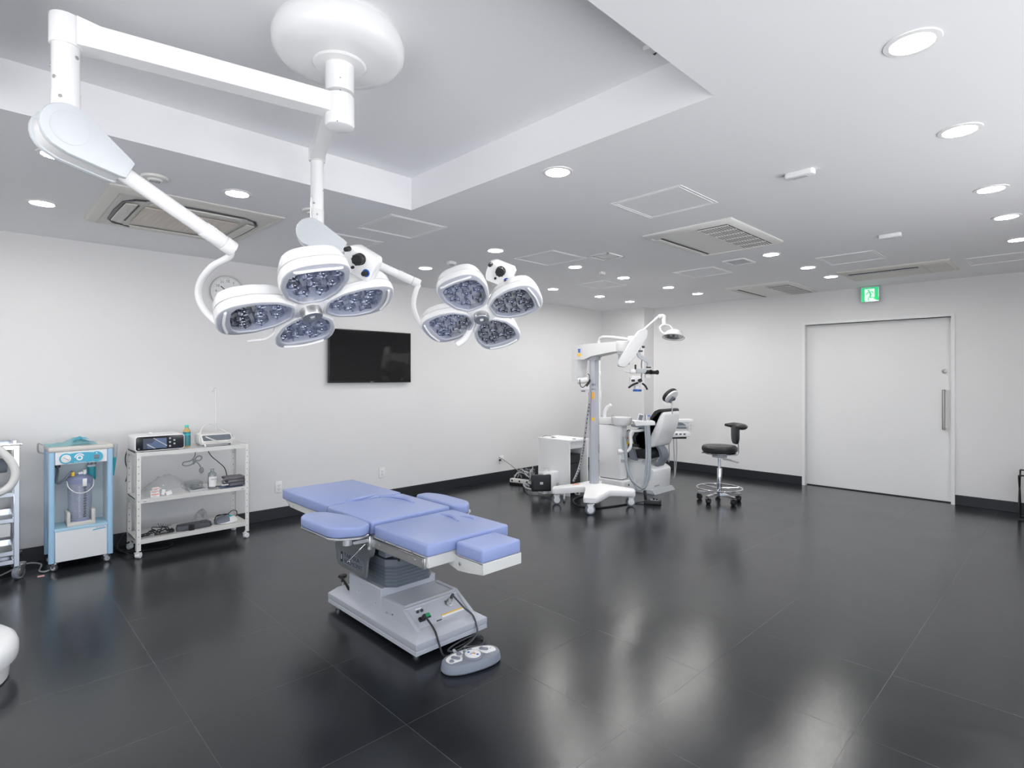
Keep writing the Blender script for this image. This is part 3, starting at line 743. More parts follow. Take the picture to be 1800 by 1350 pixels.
# farther lamp
H2 = at(846, 553, 2.907)
s2 = root('surgical_light', H2, 'smaller looking four-petal white surgical lamp farther back, right of the television', 'surgical lamp', None)
A2 = Vector((1.335, 2.875, 2.7)); P2 = A2.copy(); P2.z = 2.262; P2 = P2 - RT*.03; E2 = Vector((1.819, 2.618, 2.02))
light_arms(s2, 2.693, .07, A2, P2, E2, .0235, 1, collar=False)
ex2 = RT*.92 + DN*-.29 + FW*-.27; ey2 = RT*.386 + DN*.452 + FW*.80
F2 = lamp_head(s2, H2, ex2, ey2); n2 = (F2.to_3x3() @ Vector((0, 0, 1))).normalized(); hb = H2+n2*.06
g = G(); g.tube([E2+Vector((-.005, .005, -.005)), at(731, 512, 3.111), at(727, 535, 3.111), at(733, 558, 3.111), at(750, 580, 3.111), at(790, 592, 3.077), at(828, 575, 3.017), hb+n2*.03], .014, 12, 10)
yk = g.build('yoke_tube', 'white_gloss', s2)
g = G(); g.cyl(hb-n2*.01, hb+n2*.05, .036, seg=24, bev=.004); g.build('yoke_joint', 'white_gloss', yk)
g = G(); g.tube([hb+n2*.03, at(862, 530, 3.017), at(884, 495, 3.06)], .017, 10); g.tube([hb+n2*.02, at(822, 588, 3.026), at(803, 606, 3.026)], .019, 10); g.build('yoke_arm', 'white_gloss', s2)
control_box(s2, at(880, 480, 2.84), RT*.93 + DN*.36, RT*-.3 + DN*.8 + FW*.4, .14, .11, .023)

# ------------------------------------------------------------------ operating table
ot = root('operating_table', (1.9, 2.93, 0), 'low operating table with periwinkle blue cushions on a grey wedge base', 'operating table')
mc = lambda u, v, X: None
def cushion(name, x0, x1, y0, y1, z0, z1, bev=.012, poly=None):
    g = G()
    if poly: g.prism(poly, z0, z1, bev, 3)
    else:
        g.prism(rounded([(x0, y0), (x1, y0), (x1, y1), (x0, y1)], .018, 3), z0, z1, bev, 3)
    return g.build(name, 'blue_vinyl', ot)
TX0, TX1 = 1.603, 2.158
cushion('leg_cushion', TX0, TX1, 2.245, 2.752, .610, .674)
cushion('foot_cushion', 1.772, 2.04, 2.03, 2.238, .592, .660)
cushion('seat_cushion', TX0, TX1, 2.775, 3.315, .617, .688)
cushion('back_cushion', TX0, TX1, 3.325, 4.02, .622, .693)
# creases pressed into the vinyl
g = G()
for pts in ([(1.75, 3.345, .6885), (1.83, 3.335, .6955), (1.92, 3.345, .6965), (1.99, 3.39, .6895)], [(1.98, 3.36, .683), (2.03, 3.25, .692), (2.06, 3.13, .694), (2.05, 3.02, .684)]):
    g.tube(pts, .011, 8, 8)
g.build('vinyl_crease', 'blue_vinyl', ot)
g = G(); g.tube([(2.03, 2.70, .668), (2.03, 2.60, .6795), (2.0, 2.50, .668)], .010, 8, 8); g.tube([(2.08, 2.58, .668), (2.10, 2.50, .676), (2.09, 2.45, .668)], .008, 8, 8); g.build('vinyl_crease', 'blue_vinyl', ot)
# arm boards
def armboard(pts, nm):
    g = G(); g.prism(rounded(pts, .07, 6), .632, .690, .014, 3); c = g.build(nm, 'blue_vinyl', ot)
    g = G(); g.prism(scl(rounded(pts, .07, 6), .99, cx=sum(p[0] for p in pts)/len(pts)), .624, .634, M=None); return c
def plate(pts, z0, z1):
    cx = sum(p[0] for p in pts)/len(pts); cy = sum(p[1] for p in pts)/len(pts)
    g = G(); g.prism([(cx+(x-cx)*1.0, cy+(y-cy)*1.0) for x, y in rounded(pts, .06, 5)], z0, z1, .002, 1); return g.build('arm_board_plate', 'steel', ot)
AL = [(1.375, 2.80), (1.52, 2.72), (1.592, 2.76), (1.598, 3.0), (1.535, 3.19), (1.43, 3.24), (1.365, 3.17)]
AR = [(2.185, 2.76), (2.26, 2.72), (2.335, 2.80), (2.345, 3.10), (2.30, 3.22), (2.19, 3.22)]
armboard(AL, 'arm_board'); armboard(AR, 'arm_board'); plate(AL, .620, .632)
cxr = [(x+.015*(1 if x > 2.26 else -1), y-.012) for x, y in AR]; plate(cxr, .620, .632)
g = G(); g.box(1.50, 1.60, 2.79, 2.83, .575, .60, .004, 1); g.cyl((1.47, 2.80, .585), (1.47, 2.80, .622), .028, seg=20); g.box(1.585, 1.61, 2.765, 2.85, .535, .615, .006); g.cyl((1.595, 2.78, .55), (1.58, 2.76, .55), .008); g.cyl((1.595, 2.83, .60), (1.575, 2.81, .60), .008)
g.build('arm_clamp', 'steel', ot)
g = G(); g.tube([(1.585, 2.80, .565), (1.565, 2.83, .53)], .0085, 10); g.tube([(1.567, 2.828, .532), (1.535, 2.905, .452)], .0055, 10); g.cyl((1.537, 2.90, .458), (1.534, 2.908, .449), .0075); g.build('clamp_lever', 'chrome', ot)
# frames under the cushions
g = G(); g.box(TX0+.004, TX0+.016, 2.29, 2.80, .548, .598, .002, 1); g.box(TX0+.004, TX0+.05, 2.29, 2.80, .592, .598, .001, 1); g.box(TX0+.004, TX0+.03, 2.275, 2.292, .545, .600, .003)
sr = g.build('side_rail', 'steel_brushed', ot)
g = G(); g.box(TX1-.016, TX1-.004, 2.29, 2.80, .548, .598, .002, 1); g.build('side_rail', 'steel_brushed', ot)
g = G(); [g.cyl((TX0+.006, y, .575), (TX0, y, .575), .006, seg=12) for y in (2.36, 2.70)]; [g.box(TX0+.012, TX0+.03, y-.004, y+.004, .560, .606) for y in (2.40, 2.55, 2.66)]; g.build('bolt', 'steel', sr)
g = G(); g.box(TX0+.02, TX1-.02, 2.262, 2.80, .596, .612, .002, 1); g.box(TX0+.014, TX1-.03, 2.255, 2.275, .553, .612, .003, 1); g.build('leg_frame', 'table_cream', ot)
g = G(); g.box(1.775, 2.037, 2.026, 2.034, .538, .594, .002, 1); g.box(1.775, 2.037, 2.03, 2.23, .588, .594)
sd = [(2.03, .538), (2.03, .592), (2.30, .592), (2.318, .575), (2.315, .55), (2.29, .53), (2.22, .515), (2.14, .522)]
for xx in (1.775, 2.031):
    g.prism(sd, 0, .006, .001, 1, M=Matrix(((0, 0, 1, xx), (1, 0, 0, 0), (0, 1, 0, 0), (0, 0, 0, 1))))
ff = g.build('foot_frame', 'table_cream', ot)
g = G(); g.cyl((1.776, 2.20, .556), (1.769, 2.20, .556), .008, seg=14); g.cyl((1.770, 2.20, .556), (1.767, 2.20, .556), .004, seg=8); g.build('bolt', 'steel', ff)
g = G(); g.box(TX0+.02, TX1-.02, 2.8, 3.32, .60, .619, .002, 1); g.prism([(3.30, .622), (4.0, .622), (4.0, .605), (3.93, .575), (3.30, .568)], 0, .555-.045, .002, 1, M=Matrix(((0, 0, 1, TX0+.022), (1, 0, 0, 0), (0, 1, 0, 0), (0, 0, 0, 1)))); bf = g.build('back_frame', 'table_cream', ot)
g = G(); [g.cyl((TX0+.024, y, .592), (TX0+.016, y, .592), .007, seg=12) for y in (3.87, 3.93)]; g.build('bolt', 'steel', bf)
# side plates carrying the name plate
SP = rounded([(3.27, .60), (3.30, .45), (3.275, .345), (3.25, .322), (2.94, .322), (2.918, .33), (2.905, .42), (2.895, .448), (2.85, .468), (2.835, .50), (2.835, .60)], .012, 3)
for xx in (1.650, 2.098):
    g = G(); g.prism(SP, 0, .014, .002, 1, M=Matrix(((0, 0, 1, xx), (1, 0, 0, 0), (0, 1, 0, 0), (0, 0, 0, 1)))); sp = g.build('side_plate', 'table_panel', ot)
    if xx < 2:
        MX = Matrix(((0, 0, -1, 1.6495), (-1, 0, 0, 3.085), (0, 1, 0, .388), (0, 0, 0, 1)))
        g = G(); g.prism(rrect(.30, .075, .01), 0, .0015, M=MX); npt = g.build('name_plate', 'slate', sp)
        MX2 = MX.copy(); MX2.translation = Vector((1.6478, 3.085, .388))
        txt('TAKARA', .034, MX2 @ Matrix.Translation((.0, .018, 0)), 'black', npt, sx=1.45); txt('BELMONT', .034, MX2 @ Matrix.Translation((.022, -.018, 0)), 'black', npt, sx=1.45)
        g = G(); g.prism(rrect(.026, .062, .004), 0, .0008, M=MX2 @ Matrix.Translation((-.122, 0, 0)), mi=0); g.prism(rrect(.010, .030, .002), .0008, .0014, M=MX2 @ Matrix.Translation((-.122, 0, 0)), mi=1); g.build('emblem', ['black', 'light_grey'], npt)
# pillar mechanism, bellows, base
g = G(); g.box(1.80, 1.98, 2.84, 3.2, .40, .60, .004, 1); g.box(1.70, 2.08, 3.0, 3.16, .52, .60, .003, 1); g.box(1.72, 1.80, 2.82, 2.90, .45, .56, .003, 1, mi=0); g.build('lift_mechanism', ['mid_grey'], ot)
g = G(); g.cyl((1.80, 2.80, .53), (1.80, 2.80, .42), .011, .006, seg=10); g.box(1.86, 1.92, 2.76, 2.83, .40, .45, .006); g.build('gas_spring', 'black', ot)
oct_ = lambda x0, x1, y0, y1, c: [(x0+c, y0), (x1-c, y0), (x1, y0+c), (x1, y1-c), (x1-c, y1), (x0+c, y1), (x0, y1-c), (x0, y0+c)]
g = G(); g.prism(oct_(1.74, 2.08, 2.81, 3.22, .05), .385, .428, .003, 1); g.build('bellows_cap', 'slate', ot)
g = G(); z = .262; n = 6
rg = []
for i in range(n):
    for s, zz in ((1.0, 0), (1.0, .006), (.975, .010), (.975, .0175)):
        pl = oct_(1.745, 2.075, 2.815, 3.215, .05); rg.append([(1.91+(x-1.91)*s, 3.015+(y-3.015)*s, z+i*.0205+zz) for x, y in pl])
g.loft(rg); g.build('bellows', 'bellows', ot)
g = G(); g.box(1.715, 2.105, 2.86, 3.24, .12, .262, .004, 1); g.box(1.72, 2.10, 2.62, 2.9, .10, .215, .003, 1)
tw = g.build('base_tower', 'table_paint', ot)
g = G(); [g.cyl((1.722, y, z), (1.712, y, z), .0045, seg=8) for y, z in ((2.92, .165), (3.12, .18), (2.74, .15), (2.80, .145))]; [g.cyl((2.05, 2.865, .18), (2.05, 2.857, .18), .005, seg=8) for _ in (0,)]; g.build('screw', 'steel', tw)
# wedge shaped front hood with its side gussets
g = G()
def yzx(poly, x0, x1, bev=.002, mi=None): g.prism(poly, 0, x1-x0, bev, 1, M=Matrix(((0, 0, 1, x0), (1, 0, 0, 0), (0, 1, 0, 0), (0, 0, 0, 1))), mi=mi)
yzx([(2.86, .215), (2.65, .2165), (2.55, .115), (2.86, .115)], 1.735, 2.085)
yzx([(2.84, .222), (2.645, .222), (2.46, .118), (2.66, .118)], 1.712, 1.735); yzx([(2.84, .222), (2.645, .222), (2.46, .118), (2.66, .118)], 2.085, 2.108)
yzx([(2.665, .218), (2.645, .222), (2.505, .126), (2.505, .11), (2.6, .11)], 1.72, 2.10)
hood = g.build('motor_hood', 'table_paint', ot)
g = G(); BP = lambda x0, x1, y0, y1, z: [(x0, y0, z), (x1, y0, z), (x1, y1, z), (x0, y1, z)]
g.loft([BP(1.672, 2.150, 2.436, 3.42, .035), BP(1.665, 2.158, 2.43, 3.425, .038), BP(1.665, 2.158, 2.43, 3.425, .058), BP(1.668, 2.155, 2.433, 3.422, .06), BP(1.665, 2.158, 2.43, 3.425, .064), BP(1.665, 2.158, 2.43, 3.425, .098), BP(1.715, 2.108, 2.475, 3.39, .132)])
pb = g.build('base_plinth', 'table_paint', ot)
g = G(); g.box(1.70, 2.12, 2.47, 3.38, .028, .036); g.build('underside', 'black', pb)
g = G()
for x, y in ((1.71, 3.37), (2.11, 3.37), (1.73, 2.52), (2.09, 2.52)): g.cyl((x, y, 0), (x, y, .035), .02, seg=16, bev=.003)
g.build('levelling_foot', 'steel', ot)
# front panel details on the slope of the hood
sl = Vector((0, 2.505-2.645, .126-.222)).normalized(); MF = frame((1.91, 2.5743, .1750), (1, 0, 0), -sl); 
def FP(x, t): return MF @ Matrix.Translation((x, t, 0))
# find which way is outwards
OUT = (MF.to_3x3() @ Vector((0, 0, 1))); SGN = 1 if OUT.y < 0 or OUT.z > .5 else -1
g = G(); g.box(-.018, .018, -.014, .014, -.002, .006, .001, 1, M=FP(-.082, -.018)); swp = g.build('switch_frame', 'black', hood)
g = G(); g.box(-.013, .013, -.010, .010, .004, .010, .001, 1, M=FP(-.082, -.018)); g.build('rocker_switch', 'green', swp)
g = G(); [g.cyl(FP(x, .022).translation, FP(x, .022) @ Vector((0, 0, .008)), .008, seg=16) for x in (-.125, -.097)]; g.build('fuse_cap', 'dark_grey', hood)
g = G(); g.box(-.02, .02, -.005, .005, -.001, .001, M=FP(-.11, .04)); g.build('fuse_label', 'white', hood)
g = G(); g.box(-.019, .019, -.012, .012, -.002, .012, .002, 1, M=FP(-.125, -.028)); g.build('power_inlet', 'black', hood)
g = G(); g.lathe([(.024, 0), (.024, .004), (.016, .006), (.016, .026), (.013, .028), (.013, .05), (0, .05)], M=FP(.085, .012), seg=20); g.build('cable_socket', 'steel', hood)
g = G(); g.box(-.085, .085, -.008, .004, -.001, .0008, M=FP(.085, -.052), mi=1); g.box(-.085, .085, .004, .011, -.001, .0009, M=FP(.085, -.052), mi=0); wl = g.build('warning_label', ['yellow', 'white'], hood)
g = G(); g.box(-.024, .024, -.014, .014, -.001, .0007, M=FP(-.03, -.060), mi=1); g.box(-.018, .018, -.011, -.003, .0007, .0011, M=FP(-.03, -.060), mi=0); g.build('rating_plate', ['dark_grey', 'light_grey'], hood)
g = G()
g.cyl((1.75, 3.395, .10), (1.75, 3.395, .165), .005, seg=12, mi=0); g.cyl((1.75, 3.395, .155), (1.75, 3.395, .18), .008, seg=12, mi=1)
g.lathe([(.010, 0), (.022, .006), (.030, .014), (.026, .024), (0, .026)], (1.75, 3.395, .176), seg=24, mi=1); g.build('brake_knob', ['chrome', 'black'], ot)
g = G(); g.tube([(1.722, 3.345, .20), (1.733, 3.315, .165), (1.745, 3.285, .125)], lambda t: .006+.004*t, 8); g.build('pedal_lever', 'black', ot)

# cords and foot control of the table
g = G(); p0 = FP(-.125, -.028) @ Vector((0, 0, .01)); p1 = FP(-.125, -.028) @ Vector((0, 0, .04))
g.cyl(p0, p1, .010, .007, seg=12); g.tube([p1, (1.80, 2.455, .13), (1.795, 2.405, .07), (1.80, 2.375, .02), (1.845, 2.37, .008), (1.90, 2.41, .007), (1.99, 2.42, .007), (2.06, 2.45, .012), (2.0, 2.56, .012), (1.9, 2.62, .010)], .0055, 10, 10)
tag(g.build('power_cable', 'black_soft'), 'black power cord plugged in beside the green switch of the operating table', 'cord')
g = G(); p0 = FP(.085, .012) @ Vector((0, 0, .048))
g.cyl(p0, FP(.085, .012) @ Vector((0, 0, .075)), .009, seg=12); g.tube([FP(.085, .012) @ Vector((0, 0, .07)), (2.045, 2.50, .165), (2.07, 2.455, .13), (2.07, 2.42, .08), (2.06, 2.405, .045), (2.02, 2.40, .02), (1.96, 2.385, .014), (1.88, 2.365, .020), (1.85, 2.40, .02), (1.93, 2.43, .02), (2.05, 2.44, .02), (2.10, 2.40, .012), (2.03, 2.33, .014), (1.93, 2.345, .03), (1.905, 2.325, .035)], .0052, 10, 10)
tag(g.build('control_cable', 'dark_grey'), 'grey control cable looping from the steel socket to the foot control', 'cord')
fc = root('foot_control', (1.885, 2.235, 0), 'oval grey foot control with white button panel on the floor before the table', 'foot control')
FA = math.atan2(2.255-2.20, 2.05-1.71)
MFc = Matrix.Translation((1.868, 2.226, 0)) @ Matrix.Rotation(R(-12), 4, 'Z') @ Matrix.Diagonal((.94, 1, 1, 1))
def ell(a, b, n=44, k=1.0, cx=0, cy=0): return [(cx+a*math.copysign(abs(math.cos(2*PI*i/n))**.85, math.cos(2*PI*i/n)), cy+b*math.copysign(abs(math.sin(2*PI*i/n))**.85, math.sin(2*PI*i/n))) for i in range(n)]
g = G()
rr = lambda a, b, z: [(x, y, z) for x, y in ell(a, b)]
g.loft([rr(.172, .078, .004), rr(.178, .084, .012), rr(.172, .080, .045), rr(.166, .075, .052), rr(.160, .070, .054)], M=MFc); body = g.build('housing', 'mid_grey', fc)
g = G(); pan = [(x, y) for x, y in ell(.150, .060) if y > -.022 or True]
pan = [(x, max(y, -.030)) for x, y in ell(.150, .060)]
g.prism(pan, .0535, .0552, M=MFc); pp = g.build('button_panel', 'white', fc)
g = G(); g.prism([(-.082, -.045), (.085, -.045), (.052, .0), (0, .016), (-.052, .0)], .0532, .0562, M=MFc); g.lathe([(.056, .054), (.056, .060), (.051, .064), (0, .065)], M=MFc @ Matrix.Translation((0, -.016, 0)), seg=36); g.build('dial_ring', 'mid_grey', fc)
g = G(); g.lathe([(.043, .064), (.043, .067), (0, .068)], M=MFc @ Matrix.Translation((0, -.016, 0)), seg=36, mi=0)
for x, y, m_, r in ((-.014, .006, 1, .007), (.018, -.037, 1, .007), (.008, -.021, 2, .0065)): g.cyl(MFc @ Vector((x, y, .0675)), MFc @ Vector((x, y, .0687)), r, seg=14, mi=m_)
g.box(-.018, .004, -.019, -.015, .0675, .0685, M=MFc, mi=3); g.box(-.01, .012, -.011, -.008, .0675, .0685, M=MFc, mi=3); g.build('dial_face', ['white', 'blue', 'orange', 'mid_grey'], fc)
def pad(x, y, r): 
    g = G(); g.lathe([(r, .054), (r, .058), (r*.85, .061), (0, .0612)], M=MFc @ Matrix.Translation((x, y, 0)), seg=20); g.build('button', 'mid_grey', fc)
for x, y, r in ((-.126, -.012, .013), (-.056, .036, .015), (-.02, .043, .0085), (.014, .042, .015)): pad(x, y, r)
for x, y, a in ((-.092, .008, -52), (.090, .018, -48)):
    g = G(); g.prism(rrect(.052, .026, .0128, 6), .054, .060, .002, M=MFc @ Matrix.Translation((x, y, 0)) @ Matrix.Rotation(R(a), 4, 'Z')); g.build('button', 'mid_grey', fc)
g = G(); [g.box(x-.003, x+.003, y-.002, y+.002, .0551, .0556, M=MFc) for x, y in ((.115, .035), (.118, .026), (.13, .01), (.122, .004), (-.072, .022), (-.066, .014), (-.058, .003))]; g.build('symbol', 'mid_grey', pp)
g = G(); g.cyl(MFc @ Vector((-.05, .070, .035)), MFc @ Vector((-.045, .118, .038)), .0105, .008, seg=14); g.build('cable_gland', 'light_grey', fc)
# ------------------------------------------------------------------ suction unit by the left wall end
su = root('suction_unit', (.63, 5.7, 0), 'pale blue and white wheeled suction unit with a clear collection jar', 'suction unit')
X0, X1, Y0, Y1 = .425, .832, 5.50, 5.87
g = G()
g.box(X0+.02, X1-.02, Y0+.02, Y1-.01, .075, .306, .004, 1)                     # lower body
g.box(X0+.02, X1-.02, Y1-.12, Y1-.01, .30, .92, .004, 1)                        # rear body behind the niche
g.box(X0+.012, X0+.035, Y0+.03, Y1-.01, .30, .92); g.box(X1-.035, X1-.012, Y0+.03, Y1-.01, .30, .92)
g.box(X0+.02, X1-.02, Y0+.03, Y1-.01, .825, .925)
g.build('body', 'white_bluish', su)
g = G(); g.box(X0+.04, X1-.04, Y0+.002, Y0+.022, .07, .305, .003, 1); lp = g.build('lower_panel', 'panel_white', su)
g = G(); g.box(X0+.04, X1-.04, Y0+.002, Y0+.03, .818, .918, .003, 1); up = g.build('control_panel', 'panel_white', su)
for xx, yy in ((X0+.0195, Y0+.0195), (X1-.0195, Y0+.0195), (X0+.0195, Y1-.02), (X1-.0195, Y1-.02)):
    g = G(); g.prism(rrect(.039, .039, .014, 4, xx, yy), .068, .918); g.build('corner_post', 'pale_blue', su)
g = G(); g.box(X0-.002, X1+.002, Y0-.003, Y1, .916, .953, .012, 3); g.build('top_cover', 'beige', su)
g = G(); g.box(X0+.035, X1-.035, Y0, Y1-.12, .304, .326, .003, 1); g.build('niche_shelf', 'ledge_blue', su)
# dial panel with two round ends and a bulging middle
PZ = .864; MP = Matrix.Translation((.626, Y0+.001, PZ)) @ Matrix.Rotation(PI/2, 4, 'X')
g = G(); g.prism(rounded([(-.10, -.030), (-.05, -.040), (.05, -.040), (.10, -.030), (.10, .030), (.05, .040), (-.05, .040), (-.10, .030)], .02, 4), 0, .004, M=MP)
g.lathe([(.041, 0), (.041, .006), (0, .006)], M=MP @ Matrix.Translation((-.096, 0, 0)), seg=36); g.lathe([(.041, 0), (.041, .006), (0, .006)], M=MP @ Matrix.Translation((.096, 0, 0)), seg=36)
dp = g.build('dial_panel', 'sky_teal', up)
g = G(); g.lathe([(.031, .006), (.031, .010), (.028, .0115), (0, .0115)], M=MP @ Matrix.Translation((-.096, 0, 0)), seg=32); g.box(-.02, .02, -.0012, .0012, .0115, .0125, M=MP @ Matrix.Translation((-.096, 0, 0)) @ Matrix.Rotation(R(-35), 4, 'Z'), mi=1)
for i in range(9):
    g.box(.020, .025, -.0009, .0009, .0115, .0122, M=MP @ Matrix.Translation((-.096, 0, 0)) @ Matrix.Rotation(R(-45+30*i), 4, 'Z'), mi=2 if i > 5 else 1)
g.build('vacuum_gauge', ['white', 'black', 'orange'], su)
g = G(); g.box(-.018, .018, -.004, .014, .006, .0075, M=MP @ Matrix.Translation((.096, 0, 0)), mi=0); g.box(-.016, .016, -.018, -.006, .006, .007, M=MP @ Matrix.Translation((.096, 0, 0)), mi=1); g.box(-.004, .004, .024, .032, .006, .007, M=MP @ Matrix.Translation((.096, 0, 0)), mi=2)
g.build('display', ['mid_grey', 'slate', 'white'], su)
g = G()
g.prism(arc_slot(-.012, .0, .025, .034, 30, 175, 14), .0040, .0050, M=MP); g.lathe([(.021, .004), (.021, .005), (0, .005)], M=MP @ Matrix.Translation((-.012, 0, 0)), seg=24); g.lathe([(.010, .005), (.010, .0056), (0, .0056)], M=MP @ Matrix.Translation((-.012, 0, 0)), seg=20, mi=1)
g.build('emblem', ['white', 'sky_teal'], su)
txt('FUJI aspirator', .013, MP @ Matrix.Translation((-.008, -.033, .0045)), 'white', su)
MQ = Matrix.Translation((.748, Y0+.0015, .283)) @ Matrix.Rotation(PI/2, 4, 'X')
g = G(); g.prism([(-.055, -.006), (.028, .0), (.042, .006), (.030, .007), (-.045, .002)], 0, .0008, M=MQ); g.build('emblem', 'sky_teal', su)
txt('FUJI aspirator', .0105, MQ @ Matrix.Translation((-.002, .014, 0)), 'blue', su)
# collection jar
jx, jy = .628, 5.61
g = G(); g.lathe([(.070, .352), (.073, .37), (.080, .66), (.078, .66), (.071, .372), (.068, .356), (0, .356)], (jx, jy, 0), seg=40, cap=False); jar = g.build('collection_jar', 'jar_body', su, 'clear graduated jar')
g = G(); g.lathe([(.0735, .352), (.0745, .372), (.070, .376), (0, .376)], (jx, jy, 0), seg=36, cap=False); g.build('jar_foot', 'jar_smoke', jar)
g = G(); g.lathe([(.084, .655), (.086, .69), (.080, .698), (.05, .715), (.03, .722), (0, .722)], (jx, jy, 0), seg=40, cap=False, mi=0); g.build('jar_lid', 'jar_smoke', jar, 'smoky blue lid')
g = G()
for i in range(24):
    a0 = R(-96) ; zz = .39+i*.0105; wd = .022 if i % 2 == 0 else .012
    rr_ = .0735+.0075*(zz-.37)/.29
    for s in range(1):
        aa = R(-72); c = Vector((jx+rr_*math.cos(aa), jy+rr_*math.sin(aa), zz)); t = Vector((-math.sin(aa), math.cos(aa), 0)); o_ = Vector((math.cos(aa), math.sin(aa), 0))
        g.box(-wd/2, wd/2, -.0004, .0012, -.0014, .0014 if i % 2 else .003, M=frame(c, t, o_), mi=0)
    aa = R(-98); c = Vector((jx+rr_*math.cos(aa), jy+rr_*math.sin(aa), zz)); t = Vector((-math.sin(aa), math.cos(aa), 0)); o_ = Vector((math.cos(aa), math.sin(aa), 0))
    g.box(-.006, .006, -.0004, .0012, -.0007, .0007, M=frame(c, t, o_), mi=1)
g.build('graduation_marks', ['black', 'white'], jar)
g = G(); g.box(jx+.008, jx+.036, jy-.090, jy-.078, .632, .692, .003); g.cyl((jx+.03, jy-.02, .72), (jx+.03, jy-.02, .757), .013, seg=14); g.box(jx-.01, jx+.03, jy-.02, jy-.01, .72, .74); g.build('lid_latch', 'white', jar)
g = G(); g.tube([(jx-.083, jy-.02, .675), (jx-.075, jy-.055, .63), (jx-.03, jy-.095, .588), (jx+.03, jy-.10, .588), (jx+.078, jy-.06, .625), (jx+.085, jy-.02, .675)], .0035, 8, 8); g.build('bail_handle', 'white', jar)
g = G(); g.box(jx-.09, jx-.068, jy-.095, jy+.07, .333, .438, .006); g.box(jx+.066, jx+.09, jy-.095, jy+.07, .333, .445, .006); g.box(jx-.09, jx+.09, jy-.098, jy+.07, .326, .356, .006); g.build('jar_holder', 'beige', su)
g = G(); g.cyl((.499, 5.747, .785), (.499, 5.72, .785), .019, seg=24, mi=1); g.tube([(.499, 5.73, .785), (.495, 5.68, .74), (.483, 5.64, .68), (.495, 5.62, .662), (.53, 5.6, .69), (.565, 5.59, .735), (.58, 5.60, .748)], .0095, 10, 8, mi=0); g.build('suction_hose', ['mid_grey', 'black'], su)
g = G(); g.box(.572, .592, 5.575, 5.60, .712, .745, .004); g.build('hose_connector', 'yellow', su)
g = G(); g.prism(rrect(.062, .05, .02, 5, .715, 5.70), .762, .778, mi=0); [g.tube([(x, 5.70, .776), (x+.004, 5.69, .797), (x+.022, 5.69, .80), (x+.026, 5.70, .778)], .0055, 8, 5, mi=1) for x in (.69, .715)]; g.prism(rrect(.055, .045, .02, 5, .715, 5.70), .655, .765, mi=2, top=1.0)
g.build('filter_canister', ['white', 'chrome', 'teal'], su)
g = G(); g.cyl((.853, 5.56, .945), (.850, 5.56, .838), .020, .014, seg=18, mi=0); g.cyl((.850, 5.56, .838), (.842, 5.56, .69), .013, .006, seg=16, mi=1); g.build('wand_holder', ['light_grey', 'teal'], su)
g = G(); g.tube([(X0-.004, 5.84, .95), (X0-.035, 5.84, .965), (X0-.035, 5.84, .90), (X0-.002, 5.84, .88)], .006, 8); g.build('push_handle', 'steel', su)
for x, y, a in ((X0+.035, Y0+.04, 2.4), (X1-.035, Y0+.04, -.3), (X0+.035, Y1-.05, 2.8), (X1-.035, Y1-.05, 1)): caster(su, x, y, .027, .07, 'dark_grey', 'light_grey', 'chrome', a)
g = G(); prev = None
def crumple(nx, ny, x0, x1, y0, y1, z0, amp, seed, peak):
    rnd = random.Random(seed); t = bmesh.new(); V = []
    for i in range(nx+1):
        row = []
        for j in range(ny+1):
            u, v = i/nx, j/ny; e = math.sin(PI*u)*math.sin(PI*v)
            row.append(t.verts.new((x0+(x1-x0)*u+rnd.uniform(-.4, .4)*(x1-x0)/nx*(0 if i in (0, nx) else 1), y0+(y1-y0)*v+rnd.uniform(-.4, .4)*(y1-y0)/ny*(0 if j in (0, ny) else 1), z0+peak(u, v)+abs(rnd.gauss(0, amp))*(e**.4 if e > 0 else 0))))
        V.append(row)
    for i in range(nx):
        for j in range(ny): t.faces.new((V[i][j], V[i+1][j], V[i+1][j+1], V[i][j+1]))
    return t
g = G(); g._merge(crumple(14, 8, .42, .74, 5.56, 5.84, .956, .006, 3, lambda u, v: .045*math.exp(-((u-.62)**2)/.06-((v-.5)**2)/.15)))
tag(g.build('plastic_tubing_bag', 'bag_blue', ang=180), 'crumpled turquoise plastic bag lying on top of the suction unit', 'bag')
g = G(); g._merge(crumple(5, 4, .58, .70, 5.6, 5.72, .985, .008, 5, lambda u, v: .018*math.sin(PI*u))); tag(g.build('blue_pouch', 'sky_teal', ang=180), 'small bright blue pouch inside the bag on the suction unit', 'pouch')

# ------------------------------------------------------------------ steel instrument cart at the left edge
ic = root('instrument_cart', (-.1, 5.65, 0), 'polished steel wheeled cart cut off by the left edge of the picture', 'cart')
SX0, SX1, SY0, SY1 = -.46, .244, 5.50, 5.86
g = G()
for x in (SX0, SX1):
    for y in (SY0, SY1): g.box(x-.017, x+.017, y-.017, y+.017, .10, 1.0, .003, 1)
g.build('frame_post', 'chrome', ic)
for z, nm in ((.975, 'top_tray'), (.63, 'shelf'), (.44, 'shelf'), (.20, 'shelf'), (.135, 'shelf')):
    g = G(); g.box(SX0, SX1-.015, SY0, SY1, z, z+.006); g.box(SX0, SX1-.015, SY0-.012, SY0, z-.012, z+.02, .002, 1); g.box(SX0, SX1-.015, SY1, SY1+.008, z-.012, z+.03, .002, 1); g.box(SX1-.022, SX1-.014, SY0, SY1, z, z+.03)
    g.build(nm, 'chrome', ic)
g = G(); g.tube([(SX1+.02, SY0-.02, 1.0), (SX1+.02, SY1, 1.0)], .008, 8); g.tube([(SX0, SY0-.02, 1.0), (SX1+.03, SY0-.02, 1.0)], .008, 8); g.build('guard_rail', 'chrome', ic)
g = G(); g.box(SX0+.1, SX1-.03, SY0-.005, SY1-.02, .325, .428, .004, 1); dw = g.build('drawer', 'steel_brushed', ic)
